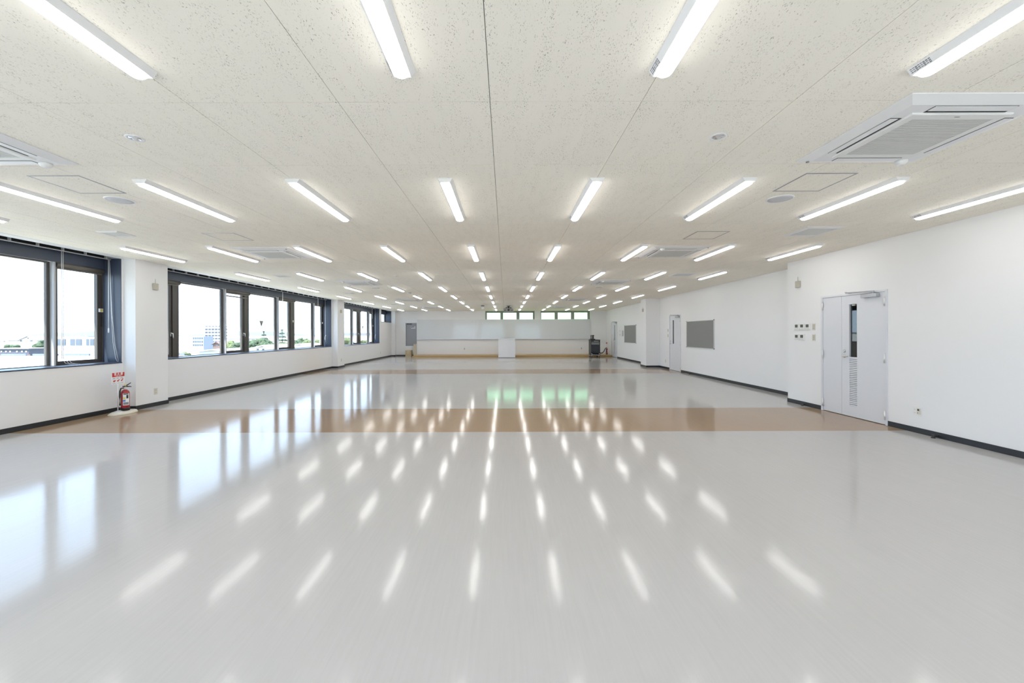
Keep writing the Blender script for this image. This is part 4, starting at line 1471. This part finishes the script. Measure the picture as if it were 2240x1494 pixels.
# blue grey office
Y = 300.0
r = root('blue_grey_office', (PX(433, Y), Y + 6, GZ), 'small blue grey office building left of the apartment block', 'building')
x0, x1 = PX(421, Y), PX(445.5, Y)
zt = PZc(736, Y, 433)
bx('walls', mat('pale_blue_wall', (0.20, 0.22, 0.255), 0.8), r, (x0, Y, GZ), (x1, Y + 10, zt))
for fl_ in range(3):
    for k in range(5):
        bx('window', M_BWIN, r, (x0 + 0.4 + k * 1.55, Y - 0.12, zt - 1.9 - fl_ * 2.5), (x0 + 1.45 + k * 1.55, Y - 0.02, zt - 0.7 - fl_ * 2.5))
# low far houses along the horizon
r = root('long_low_house', (PX(515, 220), 225, GZ), 'long pale low house far behind the trees in the long row', 'house')
bx('walls', M_BW, r, (PX(488, 220), 220, GZ), (PX(545, 220), 232, PZc(742, 220, 515)))
bx('roof', M_ROOFT, r, (PX(487, 220), 219.5, PZc(742, 220, 515)), (PX(546, 220), 232.5, PZc(740.6, 220, 515)))

# distant hills
m = MB()
pts = []
n = 60
for i in range(n + 1):
    x = -6200 + 6000 * i / n
    h = 42 + 16 * math.sin(i * 0.5) + 9 * math.sin(i * 1.3 + 1)
    pts.append((x, h - 30))
m.prism([(-200, -40)] + [(-6200, -40)] + pts, 'y', 3300, 3320)
tag(m.build('hills', mat('hazy_blue_hills', (0.15, 0.165, 0.18), 0.95)), 'hazy low hills on the horizon', 'hills', kind='structure')

# trees
def leaf_mat(name, c1, c2):
    m = mat(name, c1, 0.8, spec=0.2)
    b = m.node_tree.nodes['Principled BSDF']
    g_ = N(m, 'ShaderNodeNewGeometry')
    n_ = N(m, 'ShaderNodeTexNoise', Scale=1.6, Detail=4.0)
    L(m, g_.outputs['Position'], n_.inputs['Vector'])
    r_ = N(m, 'ShaderNodeMapRange')
    r_.inputs['From Min'].default_value = 0.38
    r_.inputs['From Max'].default_value = 0.62
    L(m, n_.outputs['Fac'], r_.inputs['Value'])
    mx = N(m, 'ShaderNodeMix', data_type='RGBA')
    mx.inputs['A'].default_value = (*c1, 1)
    mx.inputs['B'].default_value = (*c2, 1)
    L(m, r_.outputs['Result'], mx.inputs['Factor'])
    L(m, mx.outputs['Result'], b.inputs['Base Color'])
    return m
M_LEAF = leaf_mat('broadleaf_green', (0.030, 0.050, 0.030), (0.052, 0.076, 0.040))
M_LEAFY = leaf_mat('yellow_green_leaf', (0.055, 0.076, 0.034), (0.078, 0.095, 0.042))
M_CONI = leaf_mat('conifer_green', (0.030, 0.047, 0.037), (0.045, 0.066, 0.050))
M_TRUNK = mat('brown_bark', (0.07, 0.05, 0.035), 0.9)

def tree(px, ptop, Y, rad, label, conifer=False, m_=None):
    x = PX(px, Y)
    zt = PZc(ptop, Y, px)
    r = root('conifer_tree' if conifer else 'broadleaf_tree', (x, Y, GZ), label, 'tree', 'trees outside the windows')
    rnd = random.Random(int(px * 7))
    hh = zt - GZ
    MB().tube([(x, Y, GZ), (x + 0.1, Y, GZ + hh * 0.5), (x, Y, zt - 0.6)], [0.28, 0.2, 0.05], 8).build('trunk', M_TRUNK, r)
    bm = bmesh.new()
    if conifer:
        lv = 9
        for k in range(lv):
            t = k / (lv - 1)
            rr = rad * (1.0 - 0.92 * t)
            z = zt - hh * 0.75 * (1 - t)
            for j in range(7):
                a = 2 * math.pi * (j + 0.5 * (k % 2)) / 7 + rnd.uniform(-0.2, 0.2)
                ln = rr * rnd.uniform(0.75, 1.1)
                c = Vector((x + math.cos(a) * ln * 0.5, Y + math.sin(a) * ln * 0.5, z))
                q = bmesh.ops.create_icosphere(bm, subdivisions=1, radius=1.0)
                M_ = Matrix.Translation(c) @ Matrix.Rotation(a, 4, 'Z') @ Matrix.Rotation(0.25, 4, 'Y') @ Matrix.Diagonal((ln * 0.55 + 0.1, ln * 0.28 + 0.1, 0.35 + 0.3 * (1 - t), 1))
                bmesh.ops.transform(bm, matrix=M_, verts=q['verts'])
        q = bmesh.ops.create_cone(bm, segments=8, radius1=0.3, radius2=0.02, depth=1.6, cap_ends=True)
        bmesh.ops.translate(bm, vec=(x, Y, zt - 0.5), verts=q['verts'])
    else:
        cz = zt - rad * 0.95
        for k in range(26):
            d = Vector((rnd.gauss(0, 1), rnd.gauss(0, 1), rnd.gauss(0, 0.8)))
            d = d.normalized() * rad * rnd.uniform(0.35, 0.72)
            rr = rad * rnd.uniform(0.24, 0.42)
            c = Vector((x, Y, cz)) + d
            c.z = min(c.z, zt - rr * 0.8)
            q = bmesh.ops.create_icosphere(bm, subdivisions=2, radius=rr)
            for v in q['verts']:
                v.co *= 1 + rnd.uniform(-0.22, 0.22)
            bmesh.ops.translate(bm, vec=c, verts=q['verts'])
    me = bpy.data.meshes.new('crown')
    bm.transform(Matrix.Translation((-x, -Y, -GZ)))
    bm.to_mesh(me)
    bm.free()
    me.materials.append(m_ or (M_CONI if conifer else M_LEAF))
    o = bpy.data.objects.new('crown', me)
    COL.objects.link(o)
    o.parent = r
T = [(88, 744, 180, 3.4, 'round tree beside the white gabled house in the nearest window', None),
     (30, 750, 190, 3.0, 'round tree between the two gabled houses outside', None),
     (396, 763, 90, 1.9, 'small yellow green tree low at the start of the long row', M_LEAFY),
     (508, 745, 150, 2.6, 'pale green tree in the first narrow sash of the long row', M_LEAFY),
     (520, 746, 140, 2.4, 'dark green tree in the first narrow sash of the long row', None),
     (549, 744, 150, 3.0, 'broad tree at the near edge of the triangle sticker pane', None),
     (562, 740, 164, 3.2, 'broad tree below the triangle sticker', None),
     (578, 741, 141, 3.1, 'broad tree under the slim conifer', None),
     (592, 743, 158, 3.2, 'broad tree at the far edge of the triangle sticker pane', None),
     (624, 746, 120, 2.3, 'yellow green tree below the tall conifer', M_LEAFY),
     (648, 745, 148, 2.8, 'broad tree at the near edge of the last wide pane', None),
     (661, 739, 165, 3.2, 'broad tree in the middle of the last wide pane', None),
     (674, 741, 156, 2.6, 'broad tree at the far edge of the last wide pane', M_LEAFY),
     (694, 742, 175, 2.8, 'broad tree in the last narrow sash of the long row', M_LEAFY),
     (757, 735, 150, 3.0, 'pale tree at the near edge of the short window', M_LEAFY),
     (797, 739, 170, 2.6, 'pale tree in the wide pane of the short window', M_LEAFY)]
for px, pt, Y, rad, lb, m_ in T:
    tree(px, pt, Y, rad, lb, False, m_)
tree(577, 725.5, 175, 5.0, 'slim pointed conifer behind the triangle sticker pane', True)
tree(617, 722, 185, 6.2, 'tall pointed conifer in the middle narrow sash', True)
